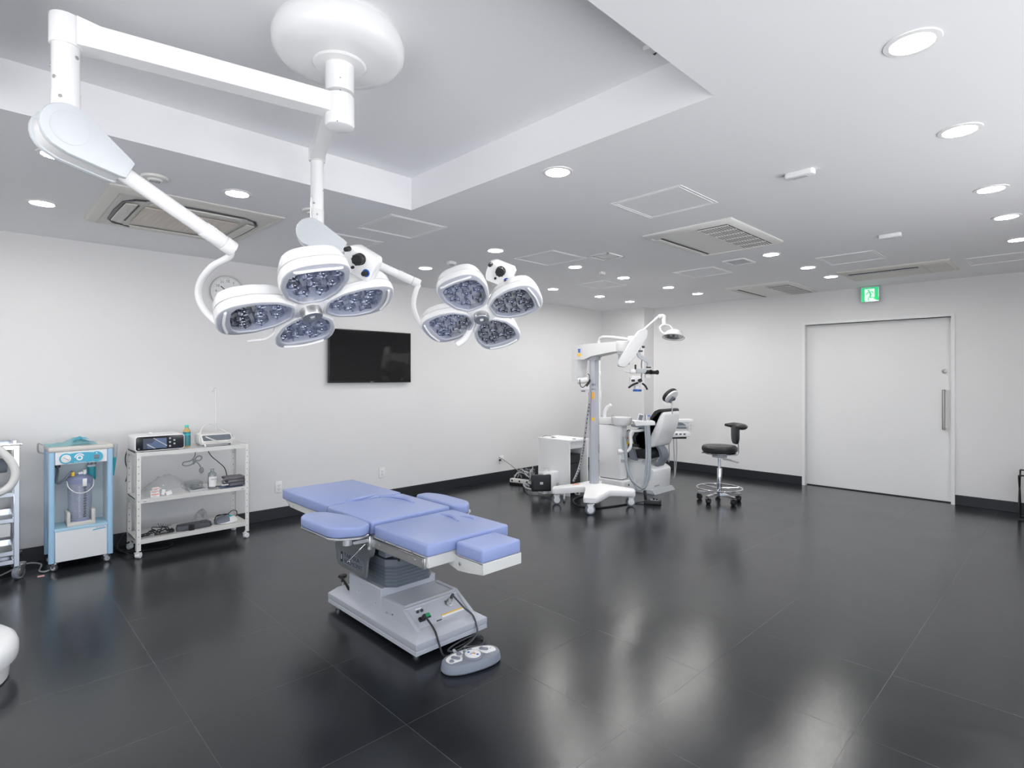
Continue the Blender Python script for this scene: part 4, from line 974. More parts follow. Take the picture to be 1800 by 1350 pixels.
g = G(); g.tube([(.02, SY0-.006, .40), (.04, SY0-.02, .385), (.06, SY0-.006, .37)], .004, 8); g.build('pull', 'chrome', dw)
g = G(); g.cyl((-.4, 5.68, .83), (.2, 5.68, .83), .055, seg=20, bev=.01, mi=0); g.cyl((-.4, 5.74, .92), (.22, 5.74, .92), .022, seg=16, mi=1)
tag(g.build('steel_cylinder', ['mid_grey', 'tan']), 'dark cylinder lying on the upper part of the steel cart', 'cylinder')
g = G(); g.tube([(-.35, 5.47, .93), (-.1, 5.44, 1.03), (.08, 5.43, 1.02), (.19, 5.43, .92), (.235, 5.43, .80), (.20, 5.43, .70), (.10, 5.43, .655), (-.05, 5.44, .67), (-.3, 5.46, .73)], .026, 14, 10)
tag(g.build('breathing_hose', 'hose_white'), 'thick translucent white hose hanging over the steel cart', 'hose')
g = G(); g.lathe([(.001, 0), (.05, .004), (.07, .016), (.074, .016), (.052, 0), (.001, -.004)], (.075, 5.62, 1.118), cap=False); g.cyl((.03, 5.62, .98), (.05, 5.62, 1.116), .008); tag(g.build('steel_dish', 'steel'), 'small dark steel dish standing above the steel cart at the left edge', 'dish')
g = G(); g._merge(crumple(6, 4, -.1, .16, 5.52, 5.68, .64, .008, 9, lambda u, v: .03*math.sin(PI*u)*math.sin(PI*v))); tag(g.build('instrument_pouch', 'bag', ang=180), 'clear pouch of instruments on the second shelf of the steel cart', 'pouch')
for x, y, a in ((SX1, SY0, -2.2), (SX0, SY0, 1), (SX1, SY1, -2.0), (SX0, SY1, 1)): caster(ic, x+.012, y+.02, .05, .102, 'mid_grey', 'steel', 'steel', a, .036)
# rounded white machine base at the left edge
wb = root('rounded_base', (-.1, 3.86, 0), 'bright white rounded machine foot at the lower left edge on the black floor', 'machine base')
g = G()
def blob(s, z, dx=0): z = z*.76; return [(-.155+dx+.335*s*math.copysign(abs(math.cos(2*PI*i/40))**.9, math.cos(2*PI*i/40)), 3.82+.33*s*math.copysign(abs(math.sin(2*PI*i/40))**.9, math.sin(2*PI*i/40)), z) for i in range(40)]
g.loft([blob(.93, .115), blob(.985, .13), blob(1.0, .155), blob(1.0, .20), blob(.97, .235), blob(.90, .262), blob(.75, .275), blob(.4, .28)]); g.build('housing', 'white_gloss', wb)
g = G(); g.loft([blob(.86, .0), blob(.885, .01), blob(.91, .118)]); g.build('plinth', 'white_gloss', wb)

# ------------------------------------------------------------------ white shelf cart
sh = root('shelf_cart', (1.42, 5.62, 0), 'white perforated metal shelf cart with three shelves on small white casters', 'shelf cart')
QX0, QX1, QY0, QY1 = .975, 1.862, 5.43, 5.815
for x, sx in ((QX0, 1), (QX1, -1)):
    for y, sy in ((QY0, 1), (QY1, -1)):
        g = G(); a, b = sorted((x, x+sx*.034)); c, d = sorted((y, y+sy*.002)); g.box(a, b, c, d, .062, .875, mi=0)
        a2, b2 = sorted((x, x+sx*.002)); c2, d2 = sorted((y, y+sy*.034)); g.box(a2, b2, c2, d2, .062, .875, mi=0)
        for i in range(13):
            zz = .12+i*.058
            yf = y-.0008*sy if sy > 0 else y-.0025
            g.cyl((x+sx*.018, yf, zz), (x+sx*.018, yf+(.001 if sy > 0 else -.001), zz), .0042, seg=8, mi=1)
            xo = x-.0008*sx; g.cyl((xo, y+sy*.018, zz), (xo-.0006*sx, y+sy*.018, zz), .0042, seg=8, mi=1)
        g.build('angle_post', ['white_warm', 'mid_grey'], sh)
for z in (.872, .485, .15):
    g = G(); g.box(QX0+.002, QX1-.002, QY0+.002, QY1-.002, z-.006, z); g.box(QX0+.032, QX1-.032, QY0-.001, QY0+.004, z-.034, z, .001, 1); g.box(QX0+.03, QX1-.03, QY1-.004, QY1, z-.034, z)
    g.box(QX0+.002, QX0+.006, QY0+.03, QY1-.03, z-.034, z); g.box(QX1-.006, QX1-.002, QY0+.03, QY1-.03, z-.034, z)
    g.box(QX0+.05, QX0+.07, QY0-.0016, QY0, z-.022, z-.017, mi=1) if z == .485 else None; g.box(QX1-.07, QX1-.05, QY0-.0016, QY0, z-.022, z-.017, mi=1) if z == .485 else None
    g.build('shelf', ['shelf_gloss', 'mid_grey'], sh)
for x, y, a in ((QX0+.02, QY0+.02, .8), (QX1-.02, QY0+.02, .4), (QX0+.02, QY1-.02, 2), (QX1-.02, QY1-.02, 1)): caster(sh, x, y, .024, .068, 'white', 'white', 'white', a, .036)
# on the top shelf
eg = root('electrosurgical_generator', (1.15, 5.6, .872), 'white medical generator with a wide black touch screen front, left on the shelf cart', 'medical device')
g = G(); g.prism(rrect(.365, .128, .022, 5, 1.153, .941), 0, .30, .004, 2, M=Matrix(((1, 0, 0, 0), (0, 0, 1, 5.455), (0, 1, 0, 0), (0, 0, 0, 1)))); g.build('case', 'white', eg)
MG = Matrix.Translation((1.153, 5.4545, .941)) @ Matrix.Rotation(PI/2, 4, 'X')
g = G(); g.prism(rrect(.351, .114, .018, 5), 0, .003, .001, 1, M=MG); fp_ = g.build('front_glass', 'black_gloss', eg)
g = G(); g.box(-.125, .045, -.045, .042, .003, .0036, M=MG, mi=0); g.prism([(-.09, -.045), (.045, -.045), (.045, .035), (-.03, .042), (-.06, .0), (-.10, -.0)], .0036, .004, M=MG, mi=1)
g.prism([(-.10, -.01), (-.045, -.045), (-.035, -.045), (-.095, -.002)], .004, .0044, M=MG, mi=2); g.prism([(-.055, .042), (.045, -.03), (.05, -.026), (-.045, .042)], .004, .0044, M=MG, mi=2); g.build('screen_picture', ['screen', 'screen_blue', 'light_grey'], fp_)
for x, y in ((.070, .032), (.070, 0), (.070, -.032), (.103, .016), (.103, -.015)):
    g = G(); g.lathe([(.0085, .003), (.008, .008), (.0055, .012), (0, .013)], M=MG @ Matrix.Translation((x, y, 0)), seg=14); g.build('socket', 'light_grey', eg)
g = G(); g.lathe([(.006, .003), (.006, .0045), (.0045, .0045), (.0045, .003)], M=MG @ Matrix.Translation((-.155, -.042, 0)), seg=16, cap=False); g.build('power_button', 'light_grey', eg)
g = G(); [g.box(x-.015, x+.015, y-.015, y+.015, .872, .878) for x in (1.02, 1.28) for y in (5.48, 5.72)]; g.build('foot', 'black', eg)
g = G(); g.sph((1.14, 5.60, 1.006), .035, 1, .7, .16); g.sph((1.11, 5.61, 1.012), .014, 1, 1, .8); tag(g.build('electrode_cup', 'white'), 'small white plastic cap lying on top of the medical generator', 'cap')
bt = root('solution_bottle', (1.392, 5.62, .872), 'amber bottle with dark teal label and mint cap beside the medical generator', 'bottle')
g = G(); g.lathe([(.028, .872), (.030, .876), (.030, 1.0), (.028, 1.015), (.016, 1.038), (.014, 1.045), (0, 1.045)], (1.392, 5.62, 0)); g.build('bottle_body', 'amber', bt)
g = G(); g.lathe([(.0304, .882), (.0306, .9), (.0306, 1.0), (.0304, 1.005)], (1.392, 5.62, 0), cap=False, mi=0); g.lathe([(.0309, .975), (.0309, .990)], (1.392, 5.62, 0), cap=False, mi=1); g.build('label', ['bottle_teal', 'teal'], bt)
g = G(); g.cyl((1.392, 5.62, 1.043), (1.392, 5.62, 1.066), .0155, bev=.002); g.build('cap', 'mint', bt)
ir = root('irrigation_pump', (1.60, 5.6, .872), 'low white pump unit with dark sloping front and a hooked steel pole', 'medical device')
g = G()
yz = lambda P, x0, x1: g.prism(P, 0, x1-x0, .008, 3, M=Matrix(((0, 0, 1, x0), (1, 0, 0, 0), (0, 1, 0, 0), (0, 0, 0, 1))))
yz([(5.475, .892), (5.70, .892), (5.71, .965), (5.66, .985), (5.53, .978), (5.468, .915)], 1.475, 1.735); g.build('case', 'white_warm', ir)
sl2 = Vector((0, 5.53-5.468, .978-.915)).normalized(); MI = frame((1.605, 5.4985, .9462), (1, 0, 0), sl2)
g = G(); g.prism(rounded([(-.115, -.032), (.10, -.032), (.118, -.022), (.118, .030), (-.118, .030)], .01, 3), -.001, .003, M=MI); g.build('display_panel', 'slate', ir)
g = G(); g.box(1.49, 1.72, 5.49, 5.50, .876, .886); [g.box(x-.012, x+.012, 5.49, 5.69, .872, .893, .003) for x in (1.50, 1.71)]; g.build('stand', 'light_grey', ir)
g = G(); g.tube([(1.645, 5.66, .975), (1.645, 5.66, 1.2), (1.645, 5.66, 1.375), (1.638, 5.655, 1.392), (1.625, 5.65, 1.388), (1.618, 5.648, 1.365), (1.608, 5.645, 1.358), (1.603, 5.643, 1.368)], .0028, 8, 8); g.build('hook_pole', 'steel', ir)
g = G(); g.tube([(1.48, 5.50, .885), (1.47, 5.52, .94), (1.50, 5.56, 1.03), (1.57, 5.6, 1.065), (1.66, 5.6, 1.02), (1.72, 5.56, .975), (1.75, 5.52, .955), (1.735, 5.46, .93), (1.66, 5.45, .91), (1.58, 5.45, .925), (1.50, 5.455, .965)], .0055, 8, 8)
tag(g.build('silicone_tube', 'hose_white'), 'thin white tube looped round the pump unit with the hooked pole', 'tube')
g = G(); g.tube([(1.49, 5.45, .905), (1.498, 5.448, .878)], .008, 10); tag(g.build('hose_tip', 'white'), 'small white hose connector standing left of the pump unit', 'connector')
# middle shelf
ZM = .485
g = G(); g._merge(crumple(18, 12, 1.055, 1.37, 5.50, 5.76, ZM+.002, .008, 21, lambda u, v: .175*(max(0, math.sin(PI*u))**.5)*(max(0, math.sin(PI*v))**.5)*(0.55+.5*u)))
tag(g.build('clear_bag', 'bag', ang=180), 'large crumpled clear plastic bag on the left of the middle shelf', 'bag')
def carton(x0, x1, y0, y1, z0, z1, lb, m='paper'):
    g = G(); g.box(x0, x1, y0, y1, z0, z1, .0015, 1, mi=0); g.box(x0+.004, x1-.004, y0-.0006, y0, z0+(z1-z0)*.55, z1-.004, mi=1); g.box(x0+.012, x1-.02, y0-.0006, y0, z0+.006, z0+.012, mi=2)
    return tag(g.build('carton', [m, 'carton_red', 'light_grey']), lb, 'box')
carton(1.085, 1.148, 5.46, 5.50, ZM+.001, ZM+.031, 'lowest of three small white cartons stacked on the middle shelf'); carton(1.085, 1.146, 5.46, 5.50, ZM+.032, ZM+.053, 'middle one of three small white cartons stacked on the middle shelf'); carton(1.095, 1.15, 5.46, 5.50, ZM+.054, ZM+.076, 'topmost small white carton of the stack on the middle shelf')
g = G(); g.box(-.022, .022, -.015, .015, 0, .03, .001, 1, M=Matrix.Translation((1.225, 5.485, ZM+.003)) @ Matrix.Rotation(R(-14), 4, 'Y')); tag(g.build('carton', 'paper'), 'small tilted white carton right of the carton stack', 'box')
g = G(); g.box(-.013, .013, -.012, .012, 0, .045, .001, 1, M=Matrix.Translation((1.178, 5.50, ZM+.004)) @ Matrix.Rotation(R(10), 4, 'Y')); tag(g.build('carton', 'paper'), 'narrow upright white carton between the stack and the tilted carton', 'box')
g = G(); g._merge(crumple(12, 6, 1.375, 1.53, 5.48, 5.66, ZM+.006, .008, 31, lambda u, v: .022*math.sin(PI*u))); g.box(1.385, 1.525, 5.49, 5.65, ZM, ZM+.014, .004, mi=1)
for i in range(7): g.box(-.05, .05, -.003, .003, 0, .004, M=Matrix.Translation((1.45, 5.50+i*.02, ZM+.016)) @ Matrix.Rotation(R(18+i*3), 4, 'Z'), mi=2)
tag(g.build('instrument_pack', ['bag', 'light_grey', 'dark_grey'], ang=180), 'flat clear pack of small instruments left of the glass bottle', 'pack')
g = G(); g.box(1.375, 1.52, 5.60, 5.73, ZM, ZM+.062, .003, 1); tag(g.build('clear_box', 'glass'), 'clear plastic box behind the flat instrument pack', 'box')
mb = root('glass_bottle', (1.575, 5.55, ZM), 'clear glass bottle with a white label on the middle shelf', 'bottle')
g = G(); g.lathe([(.034, ZM+.001), (.037, ZM+.006), (.037, ZM+.125), (.033, ZM+.14), (.018, ZM+.152), (.014, ZM+.158), (.014, ZM+.172), (.017, ZM+.173), (.017, ZM+.181), (.012, ZM+.181)], (1.573, 5.52, 0)); g.build('bottle_body', 'glass_grey', mb)
g = G()
pr = []
for i in range(17):
    a = R(-90-62+124*i/16); pr.append((1.573+.0376*math.cos(a), 5.52+.0376*math.sin(a)))
g.loft([[(x, y, ZM+.022) for x, y in pr], [(x, y, ZM+.112) for x, y in pr]], cap=False, closed=False); lbm = g.build('label', 'paper', mb)
txt('TEGADER', .011, MN(1.573, 5.4815, ZM+.088), 'dark_grey', lbm)
g = G(); 
def fold(z0, h, x0, x1, y0, y1): g.prism(rounded([(y0, z0), (y1, z0), (y1, z0+h), (y0, z0+h)], .012, 4), 0, x1-x0, .003, 2, M=Matrix(((0, 0, 1, x0), (1, 0, 0, 0), (0, 1, 0, 0), (0, 0, 0, 1))))
fold(ZM+.008, .032, 1.705, 1.838, 5.46, 5.60); fold(ZM+.041, .026, 1.69, 1.838, 5.455, 5.605); fold(ZM+.068, .024, 1.675, 1.835, 5.46, 5.60)
g.tube([(1.69, 5.46, ZM+.085), (1.655, 5.465, ZM+.075), (1.648, 5.47, ZM+.052), (1.67, 5.48, ZM+.036), (1.71, 5.48, ZM+.032)], .010, 8, 6)
tag(g.build('pressure_cuff', 'cuff'), 'folded dark grey cuff at the right end of the middle shelf', 'cuff')
g = G(); g.tube([(1.585, 5.46, ZM+.03), (1.62, 5.45, ZM+.026), (1.68, 5.45, ZM+.026)], .003, 6, mi=1); g.box(1.63, 1.69, 5.44, 5.46, ZM+.026, ZM+.034, .003, mi=0); tag(g.build('probe', ['white', 'black']), 'slim white probe with a dark cable in front of the folded cuff', 'probe')
g = G(); g._merge(crumple(8, 5, 1.62, 1.82, 5.44, 5.56, ZM+.001, .003, 41, lambda u, v: .003)); tag(g.build('flat_pouch', 'screen_blue', ang=180), 'flat dark blue pouch lying under the folded cuff', 'pouch')
# hanging grey cord loops and cords
g = G(); g.tube([(1.475, 5.70, .84), (1.475, 5.68, .78), (1.44, 5.68, .735), (1.385, 5.68, .725), (1.375, 5.68, .702), (1.41, 5.68, .69), (1.455, 5.68, .705), (1.475, 5.675, .75), (1.505, 5.675, .772), (1.53, 5.675, .755), (1.51, 5.68, .728), (1.475, 5.685, .735), (1.46, 5.68, .70), (1.48, 5.67, .72), (1.50, 5.66, .70), (1.515, 5.66, .67)], .0055, 8, 8); g.box(1.455, 1.485, 5.665, 5.69, .715, .745, .008); g.sph((1.522, 5.66, .64), .024, .85, .8, 1.2)
tag(g.build('grey_cable', 'cord_grey'), 'bundled grey cord with a plug hanging under the top shelf', 'cord')
g = G(); g.tube([(1.60, 5.72, .86), (1.605, 5.75, .80), (1.645, 5.78, .74), (1.70, 5.79, .685), (1.76, 5.80, .62), (1.79, 5.83, .54), (1.80, 5.85, .47), (1.84, 5.88, .40), (1.88, 5.90, .33), (1.885, 5.92, .22), (1.88, 5.90, .16)], .0038, 8, 8)
tag(g.build('power_cable', 'black_soft'), 'thin black cord running down behind the right end of the shelf cart', 'cord')
g = G(); g.tube([(.985, 5.84, .86), (.972, 5.85, .80), (.975, 5.86, .74), (.99, 5.86, .68), (.985, 5.86, .62), (.975, 5.86, .58)], .0045, 8, 8); tag(g.build('power_cable', 'black_soft'), 'short black cord hanging behind the left end of the shelf cart', 'cord')
# bottom shelf
ZB = .150
rd = random.Random(4); g = G()
for k in range(5):
    P_ = [(1.02+rd.uniform(-.01, .01), 5.50+k*.02, ZB+.008)]
    for i in range(7): P_.append((1.08+i*.028+rd.uniform(-.02, .02), 5.53+rd.uniform(-.05, .07), ZB+.010+rd.uniform(0, .055)*math.sin(PI*(i+.5)/7)))
    P_ += [(1.27, 5.55+rd.uniform(-.04, .04), ZB+.02), (1.24, 5.50+rd.uniform(-.02, .02), ZB+.010), (1.12, 5.49+k*.006, ZB+.007)]
    g.tube(P_, .0042, 6, 6)
for i in range(6): g.tube([(1.17+i*.006, 5.53, ZB+.05), (1.15+i*.018, 5.53-.01*i, ZB+.095-.004*i)], .002, 5)
tag(g.build('cable_bundle', 'black_soft'), 'tangled bundle of black cables on the left of the bottom shelf', 'cables')
g = G(); g._merge(crumple(10, 5, 1.03, 1.28, 5.45, 5.56, ZB+.001, .006, 51, lambda u, v: .004)); tag(g.build('cable_bag', 'bag', ang=180), 'thin clear bag lying under the black cables on the bottom shelf', 'bag')
fp = root('foot_pedal', (1.42, 5.56, ZB), 'dark grey wedge foot pedal on the middle of the bottom shelf', 'foot pedal')
MFp = Matrix.Translation((1.425, 5.545, ZB)) @ Matrix.Rotation(R(4), 4, 'Z')
g = G(); g.prism([(-.145, -.035), (-.10, -.065), (.12, -.065), (.145, -.03), (.135, .06), (-.125, .06)], 0, .046, .008, 3, M=MFp, top=.93); g.build('housing', 'dark_grey', fp)
g = G(); g.prism([(-.06, -.078), (-.015, -.078), (-.018, -.05), (-.056, -.05)], .0, .05, .003, 2, M=MFp); g.cyl(MFp @ Vector((-.037, -.08, .025)), MFp @ Vector((-.037, -.086, .025)), .013, seg=16); g.build('lock_knob', 'black', fp)
g = G(); [g.cyl(MFp @ Vector((x, -.01, .044)), MFp @ Vector((x, -.01, .048)), .007, seg=12) for x in (-.11, .06)]; g.build('screw', 'black', fp)
g = G(); g._merge(crumple(9, 6, 1.42, 1.60, 5.60, 5.78, ZB+.002, .006, 61, lambda u, v: .15*math.exp(-((u-.55)**2)/.05)*(1-v*.5)))
tag(g.build('clear_bag', 'bag', ang=180), 'peaked clear plastic bag behind the dark foot pedal on the bottom shelf', 'bag')
dpd = root('dome_pedal', (1.70, 5.56, ZB), 'round topped dark grey and white foot switch at the right of the bottom shelf', 'foot pedal')
g = G(); g.sph((1.70, 5.55, ZB+.008), .10, 1, .75, .14); g.build('base_plate', 'white', dpd)
g = G(); g.sph((1.672, 5.55, ZB+.014), .075, 1, .85, .68); g.build('pedal_dome', 'slate', dpd)
g = G(); g.sph((1.742, 5.55, ZB+.014), .055, 1, 1.05, .70, mi=0); g.sph((1.735, 5.56, ZB+.045), .028, 1, 1.0, .55, mi=1); g.build('pedal_side', ['white', 'teal'], dpd)
g = G(); g.tube([(1.60, 5.56, ZB+.03), (1.62, 5.55, ZB+.075), (1.66, 5.54, ZB+.078), (1.71, 5.56, ZB+.068), (1.77, 5.60, ZB+.09), (1.815, 5.62, ZB+.07), (1.80, 5.60, ZB+.03), (1.75, 5.62, ZB+.025)], .0042, 7, 7); g.tube([(1.62, 5.55, ZB+.07), (1.70, 5.56, ZB+.075), (1.76, 5.58, ZB+.04), (1.81, 5.6, ZB+.012)], .004, 7, 7)
tag(g.build('switch_cable', 'black_soft'), 'black cable wound over the round topped foot switch', 'cable')
# floor cords on the left
g = G(); g.tube([(.86, 5.92, .05), (.90, 5.88, .02), (.93, 5.72, .008), (1.0, 5.62, .008), (.98, 5.50, .008), (.93, 5.58, .03), (.90, 5.78, .04), (.97, 5.88, .12), (1.05, 5.84, .14)], .0055, 8, 8); g.tube([(.93, 5.78, .008), (1.03, 5.66, .008), (1.22, 5.60, .008), (1.30, 5.70, .008), (1.26, 5.80, .02), (1.1, 5.85, .01)], .005, 8, 8)
tag(g.build('floor_cable', 'black_soft'), 'black cables lying on the floor under the left end of the shelf cart', 'cables')
g = G(); g.tube([(-.2, 5.60, .01), (.1, 5.62, .01), (.25, 5.72, .03), (.33, 5.78, .035), (.40, 5.74, .02), (.38, 5.60, .008), (.41, 5.54, .01), (.46, 5.60, .008)], .006, 8, 8)
tag(g.build('power_cable', 'cord_grey'), 'grey cord curling between the steel cart and the suction unit', 'cord')
g = G(); g.box(.36, .40, 5.45, 5.49, 0, .002, M=None); tag(g.build('floor_sticker', 'sticker'), 'tiny pink paper scrap on the floor beside the steel cart wheel', 'scrap')
# ------------------------------------------------------------------ surgical microscope on its floor stand
ms = root('surgical_microscope', (5.21, 3.99, 0), 'white floor standing surgical microscope with a tall silver column and four casters', 'microscope')
mc_ = Vector((5.21, 3.99, 0))
CP = [(4.945, 4.335), (4.835, 3.755), (5.475, 3.665), (5.60, 4.25)]
g = G(); outl = []
NOTCH = [.16, .93, .2, .93]          # how far out the edge between neighbouring arms lies
for i, (x, y) in enumerate(CP):
    d = Vector((x, y, 0))-mc_; u = d.normalized(); n = Vector((-u.y, u.x, 0)); e = mc_+d+u*.05
    outl += [e-n*.072, e+n*.072] if (Vector(CP[(i+1) % 4]+(0,))-mc_).dot(n) > 0 else [e+n*.072, e-n*.072]
    q_ = (Vector(CP[i]+(0,))+Vector(CP[(i+1) % 4]+(0,)))/2; k_ = NOTCH[i]
    if k_ < .5: outl += [mc_+(e-mc_)*.28+(q_-mc_)*.36, mc_+(q_-mc_)*.44, mc_+(Vector(CP[(i+1) % 4]+(0,))-mc_)*.28+(q_-mc_)*.36]
    else: outl += [mc_+(q_-mc_)*k_]
pol = rounded([(p.x, p.y) for p in outl], .03, 3)
def mbr(s_, z): return [(mc_.x+(x-mc_.x)*s_, mc_.y+(y-mc_.y)*s_, z+.055*max(0, 1-math.hypot(x-mc_.x, y-mc_.y)*s_/.42)) for x, y in pol]
g.loft([mbr(.985, .132), mbr(1, .138), mbr(1, .185), mbr(.975, .197), mbr(.8, .202), mbr(.5, .208), mbr(.2, .212)])
g.build('base', 'white', ms)
g = G(); g.box(-.02, .02, -.012, .012, 0, .0015, M=Matrix.Translation((5.08, 4.16, .243)) @ Matrix.Rotation(R(128), 4, 'Z') @ Matrix.Rotation(R(4), 4, 'Y') @ Matrix.Diagonal((2.2, 1.2, 1, 1))); g.build('warning_label', 'orange', ms)
for i, (x, y) in enumerate(CP): caster(ms, x, y, .054, .15, 'slate', 'white', 'white', math.atan2(-RT.y, -RT.x)+.12, .045, .3, plates=False)
g = G(); g.lathe([(.056, .24), (.056, 1.72)], (mc_.x, mc_.y, 0), seg=8, cap=False); g.lathe([(.05, .235), (.05, 1.74)], (mc_.x, mc_.y, 0), seg=32); g.build('column', 'column_silver', ms)
def col_label(z0, z1, m, w_=.045):
    c = Vector((mc_.x, mc_.y, 0)) - FW*.0535 - RT*.012; g = G(); g.box(-w_/2, w_/2, -.001, .001, z0, z1, M=frame(c, RT, FW)); g.build('column_label', m, ms)
col_label(1.395, 1.42, 'mid_grey'); col_label(1.33, 1.352, 'light_grey'); col_label(1.345, 1.36, 'mid_grey'); col_label(1.245, 1.318, 'orange_y'); col_label(1.03, 1.243, 'lilac_tag'); col_label(.99, 1.028, 'yellow')
g = G()
def bsec(p, wd, z0, z1, dr_):
    n = Vector((-dr_.y, dr_.x, 0)).normalized(); return [p-n*wd+Vector((0, 0, z0)), p+n*wd+Vector((0, 0, z0)), p+n*wd*.9+Vector((0, 0, z1)), p-n*wd*.9+Vector((0, 0, z1))]
BA = Vector((5.235, 4.27, 0)); BB = Vector((5.135, 3.525, 0)); dB = (BB-BA).normalized()
g.loft([bsec(BA, .085, 1.45, 1.85, dB), bsec(BA+dB*.10, .09, 1.45, 1.862, dB)]); g.loft([bsec(BA+dB*.02, .09, 1.70, 1.862, dB), bsec(BA+dB*.22, .095, 1.70, 1.875, dB), bsec(BA+dB*.34, .09, 1.735, 1.88, dB), bsec(BA+dB*.66, .075, 1.775, 1.885, dB), bsec(BA+dB*.76, .06, 1.775, 1.885, dB)])
g.cyl(BB+Vector((0, 0, 1.77)), BB+Vector((0, 0, 1.888)), .085, seg=28, bev=.008); bm_ = g.build('cantilever_beam', 'white', ms)
g = G(); g.cyl((mc_.x, mc_.y, 1.69), (mc_.x, mc_.y, 1.75), .075, seg=28); g.build('column_collar', 'light_grey', ms)
g = G(); g.cyl(BB+Vector((0, 0, 1.745)), BB+Vector((0, 0, 1.775)), .075, seg=28); g.box(-.055, .06, -.05, .05, 1.63, 1.75, .012, M=frame(BB-Vector((0, 0, 0)), RT, FW)); g.build('pivot_block', 'light_grey', ms)
MB_ = frame(BA-dB*.001+Vector((0, 0, 1.78)), Vector((-dB.y, dB.x, 0)), (0, 0, 1))
pl = at(1018, 618, 6.52); Ml = frame(pl, RT, (0, 0, 1)); g = G(); g.box(-.014, .014, .012, .03, -.002, .002, M=Ml, mi=0); g.box(-.012, .012, -.012, .010, -.002, .002, M=Ml, mi=0); g.box(-.018, .018, -.055, -.022, -.002, .002, M=Ml, mi=1); g.box(-.004, .004, -.008, .006, -.003, -.001, M=Ml, mi=2)
g.build('maker_label', ['blue', 'yellow', 'white'], bm_)
# sprung arm slab
q0 = at(1100, 632, 6.0); q1 = at(1126, 590, 6.0); da = (q1-q0).normalized(); La = (q1-q0).length; upv = FW.cross(da)
Ma = frame(q0, da, upv)
hw = .062; g = G()
g.prism(rounded([(-.105, -hw*.55), (-.07, -hw*.98), (La*.55, -hw), (La+.035, -hw*.75), (La+.085, -hw*.1), (La+.075, hw*.6), (La+.02, hw), (.06, hw), (-.085, hw*.5)], .012, 3), -.045, .045, .010, 2, M=Ma)
g.build('spring_arm', 'white', ms)
# carrier and optics
D6 = 5.98
g = G(); g.cyl(at(1126.5, 604, D6), at(1126.5, 617, D6), .019, seg=18); g.cyl(at(1125, 616, D6), at(1125, 618.5, D6), .029, seg=20, mi=1); g.cyl(at(1126, 609.5, D6), at(1133, 610, D6-.02), .013, seg=12, mi=1); g.build('hanger', ['white', 'dark_grey'], ms)
g = G()
def strip(pts, wd, th, d):
    """bent bar from (u, v) points"""
    P_ = [at(u, v, d) for u, v in pts]; rings = []
    for i, p in enumerate(P_):
        t = (P_[min(i+1, len(P_)-1)]-P_[max(i-1, 0)]).normalized(); n = FW.cross(t).normalized()
        rings.append([p-n*wd/2-FW*th/2, p+n*wd/2-FW*th/2, p+n*wd/2+FW*th/2, p-n*wd/2+FW*th/2])
    return rings
g.loft(strip([(1122, 620), (1124, 626), (1131, 630.5), (1139, 635), (1141, 640), (1140.5, 646)], .04, .035, D6)); g.build('bent_carrier', 'light_grey', ms)
g = G(); g.tube([at(1129, 628, D6), at(1127.5, 640, D6+.01), at(1128, 650, D6)], .007, 8); g.tube([at(1128, 655, D6+.05), at(1127, 668, D6+.04)], .006, 8); g.build('optic_cable', 'mid_grey', ms)
hd = root_part = G(); hd.cyl(at(1110, 653, D6), at(1136, 652, D6), .024, seg=18, bev=.004); hd.box(-.05, .05, -.026, .026, -.035, .035, .01, M=frame(at(1126, 652, D6), RT, DN)); hd.cyl(at(1136, 645.5, D6-.01), at(1144, 645.5, D6-.01), .009, seg=10, mi=1); hd.cyl(at(1117, 650, D6-.0), at(1117, 641, D6), .010, seg=12, mi=1)
hd.build('optics_bridge', ['light_grey', 'black'], ms)
g = G()
for (u, v, dz) in ((1139, 654, -.03), (1150.5, 654.5, -.02)):
    p = at(u, v, D6); a = p+FW*.02-RT*.03; b = p-FW*.05+RT*.02; g.cyl(a, b, .0225, .019, seg=18, bev=.003); g.cyl(b-(b-a).normalized()*.012, b, .0245, seg=18)
g.build('eyepiece', 'black', ms)
g = G(); g.prism(rrect(.055, .04, .015), -.025, .02, .004, M=frame(at(1138, 661, D6), RT, DN)); g.build('eyepiece_mount', 'white', ms)
g = G(); g.cyl(at(1098, 652.5, D6), at(1108, 653, D6), .008, .010, seg=12); g.lathe([(.024, -.03), (.028, -.01), (.026, .02), (.016, .03)], M=frame(at(1112, 653, D6), FW, DN), seg=16); g.build('beam_splitter', 'white', ms)
g = G(); g.box(-.055, .045, -.045, .065, -.045, .045, .012, M=frame(at(1118, 668, D6), RT, DN)); g.box(-.068, -.045, -.03, .06, -.04, .04, .01, M=frame(at(1118, 668, D6), RT, DN)); bodyo = g.build('microscope_body', 'white', ms)
g = G(); g.cyl(at(1120, 676, D6), at(1120, 684, D6), .034, .040, seg=24, bev=.003); g.build('objective', 'white', ms)
g = G(); g.cyl(at(1120, 684.5, D6), at(1120, 688, D6), .046, seg=24, bev=.003); g.build('objective_ring', 'blue', ms, 'blue ring under the objective')
g = G(); g.tube([at(1124.5, 667, D6-.06), at(1126, 671, D6-.07)], .022, 12); g.build('adjust_knob', 'black', ms)
g = G(); g.tube([at(1121, 673, D6-.055), at(1113, 676, D6-.075), at(1105, 681.5, D6-.09)], .0105, 10); g.build('handgrip', 'black', ms)
g = G(); g.tube([at(1129, 674, D6-.055), at(1134, 678, D6-.07), at(1138, 685, D6-.08)], .0105, 10); g.build('handgrip', 'black', ms)
g = G(); g.box(-.018, .018, -.012, .012, -.05, -.02, .003, M=frame(at(1111.5, 669, D6), RT, DN)); g.build('side_knob', 'black', ms)
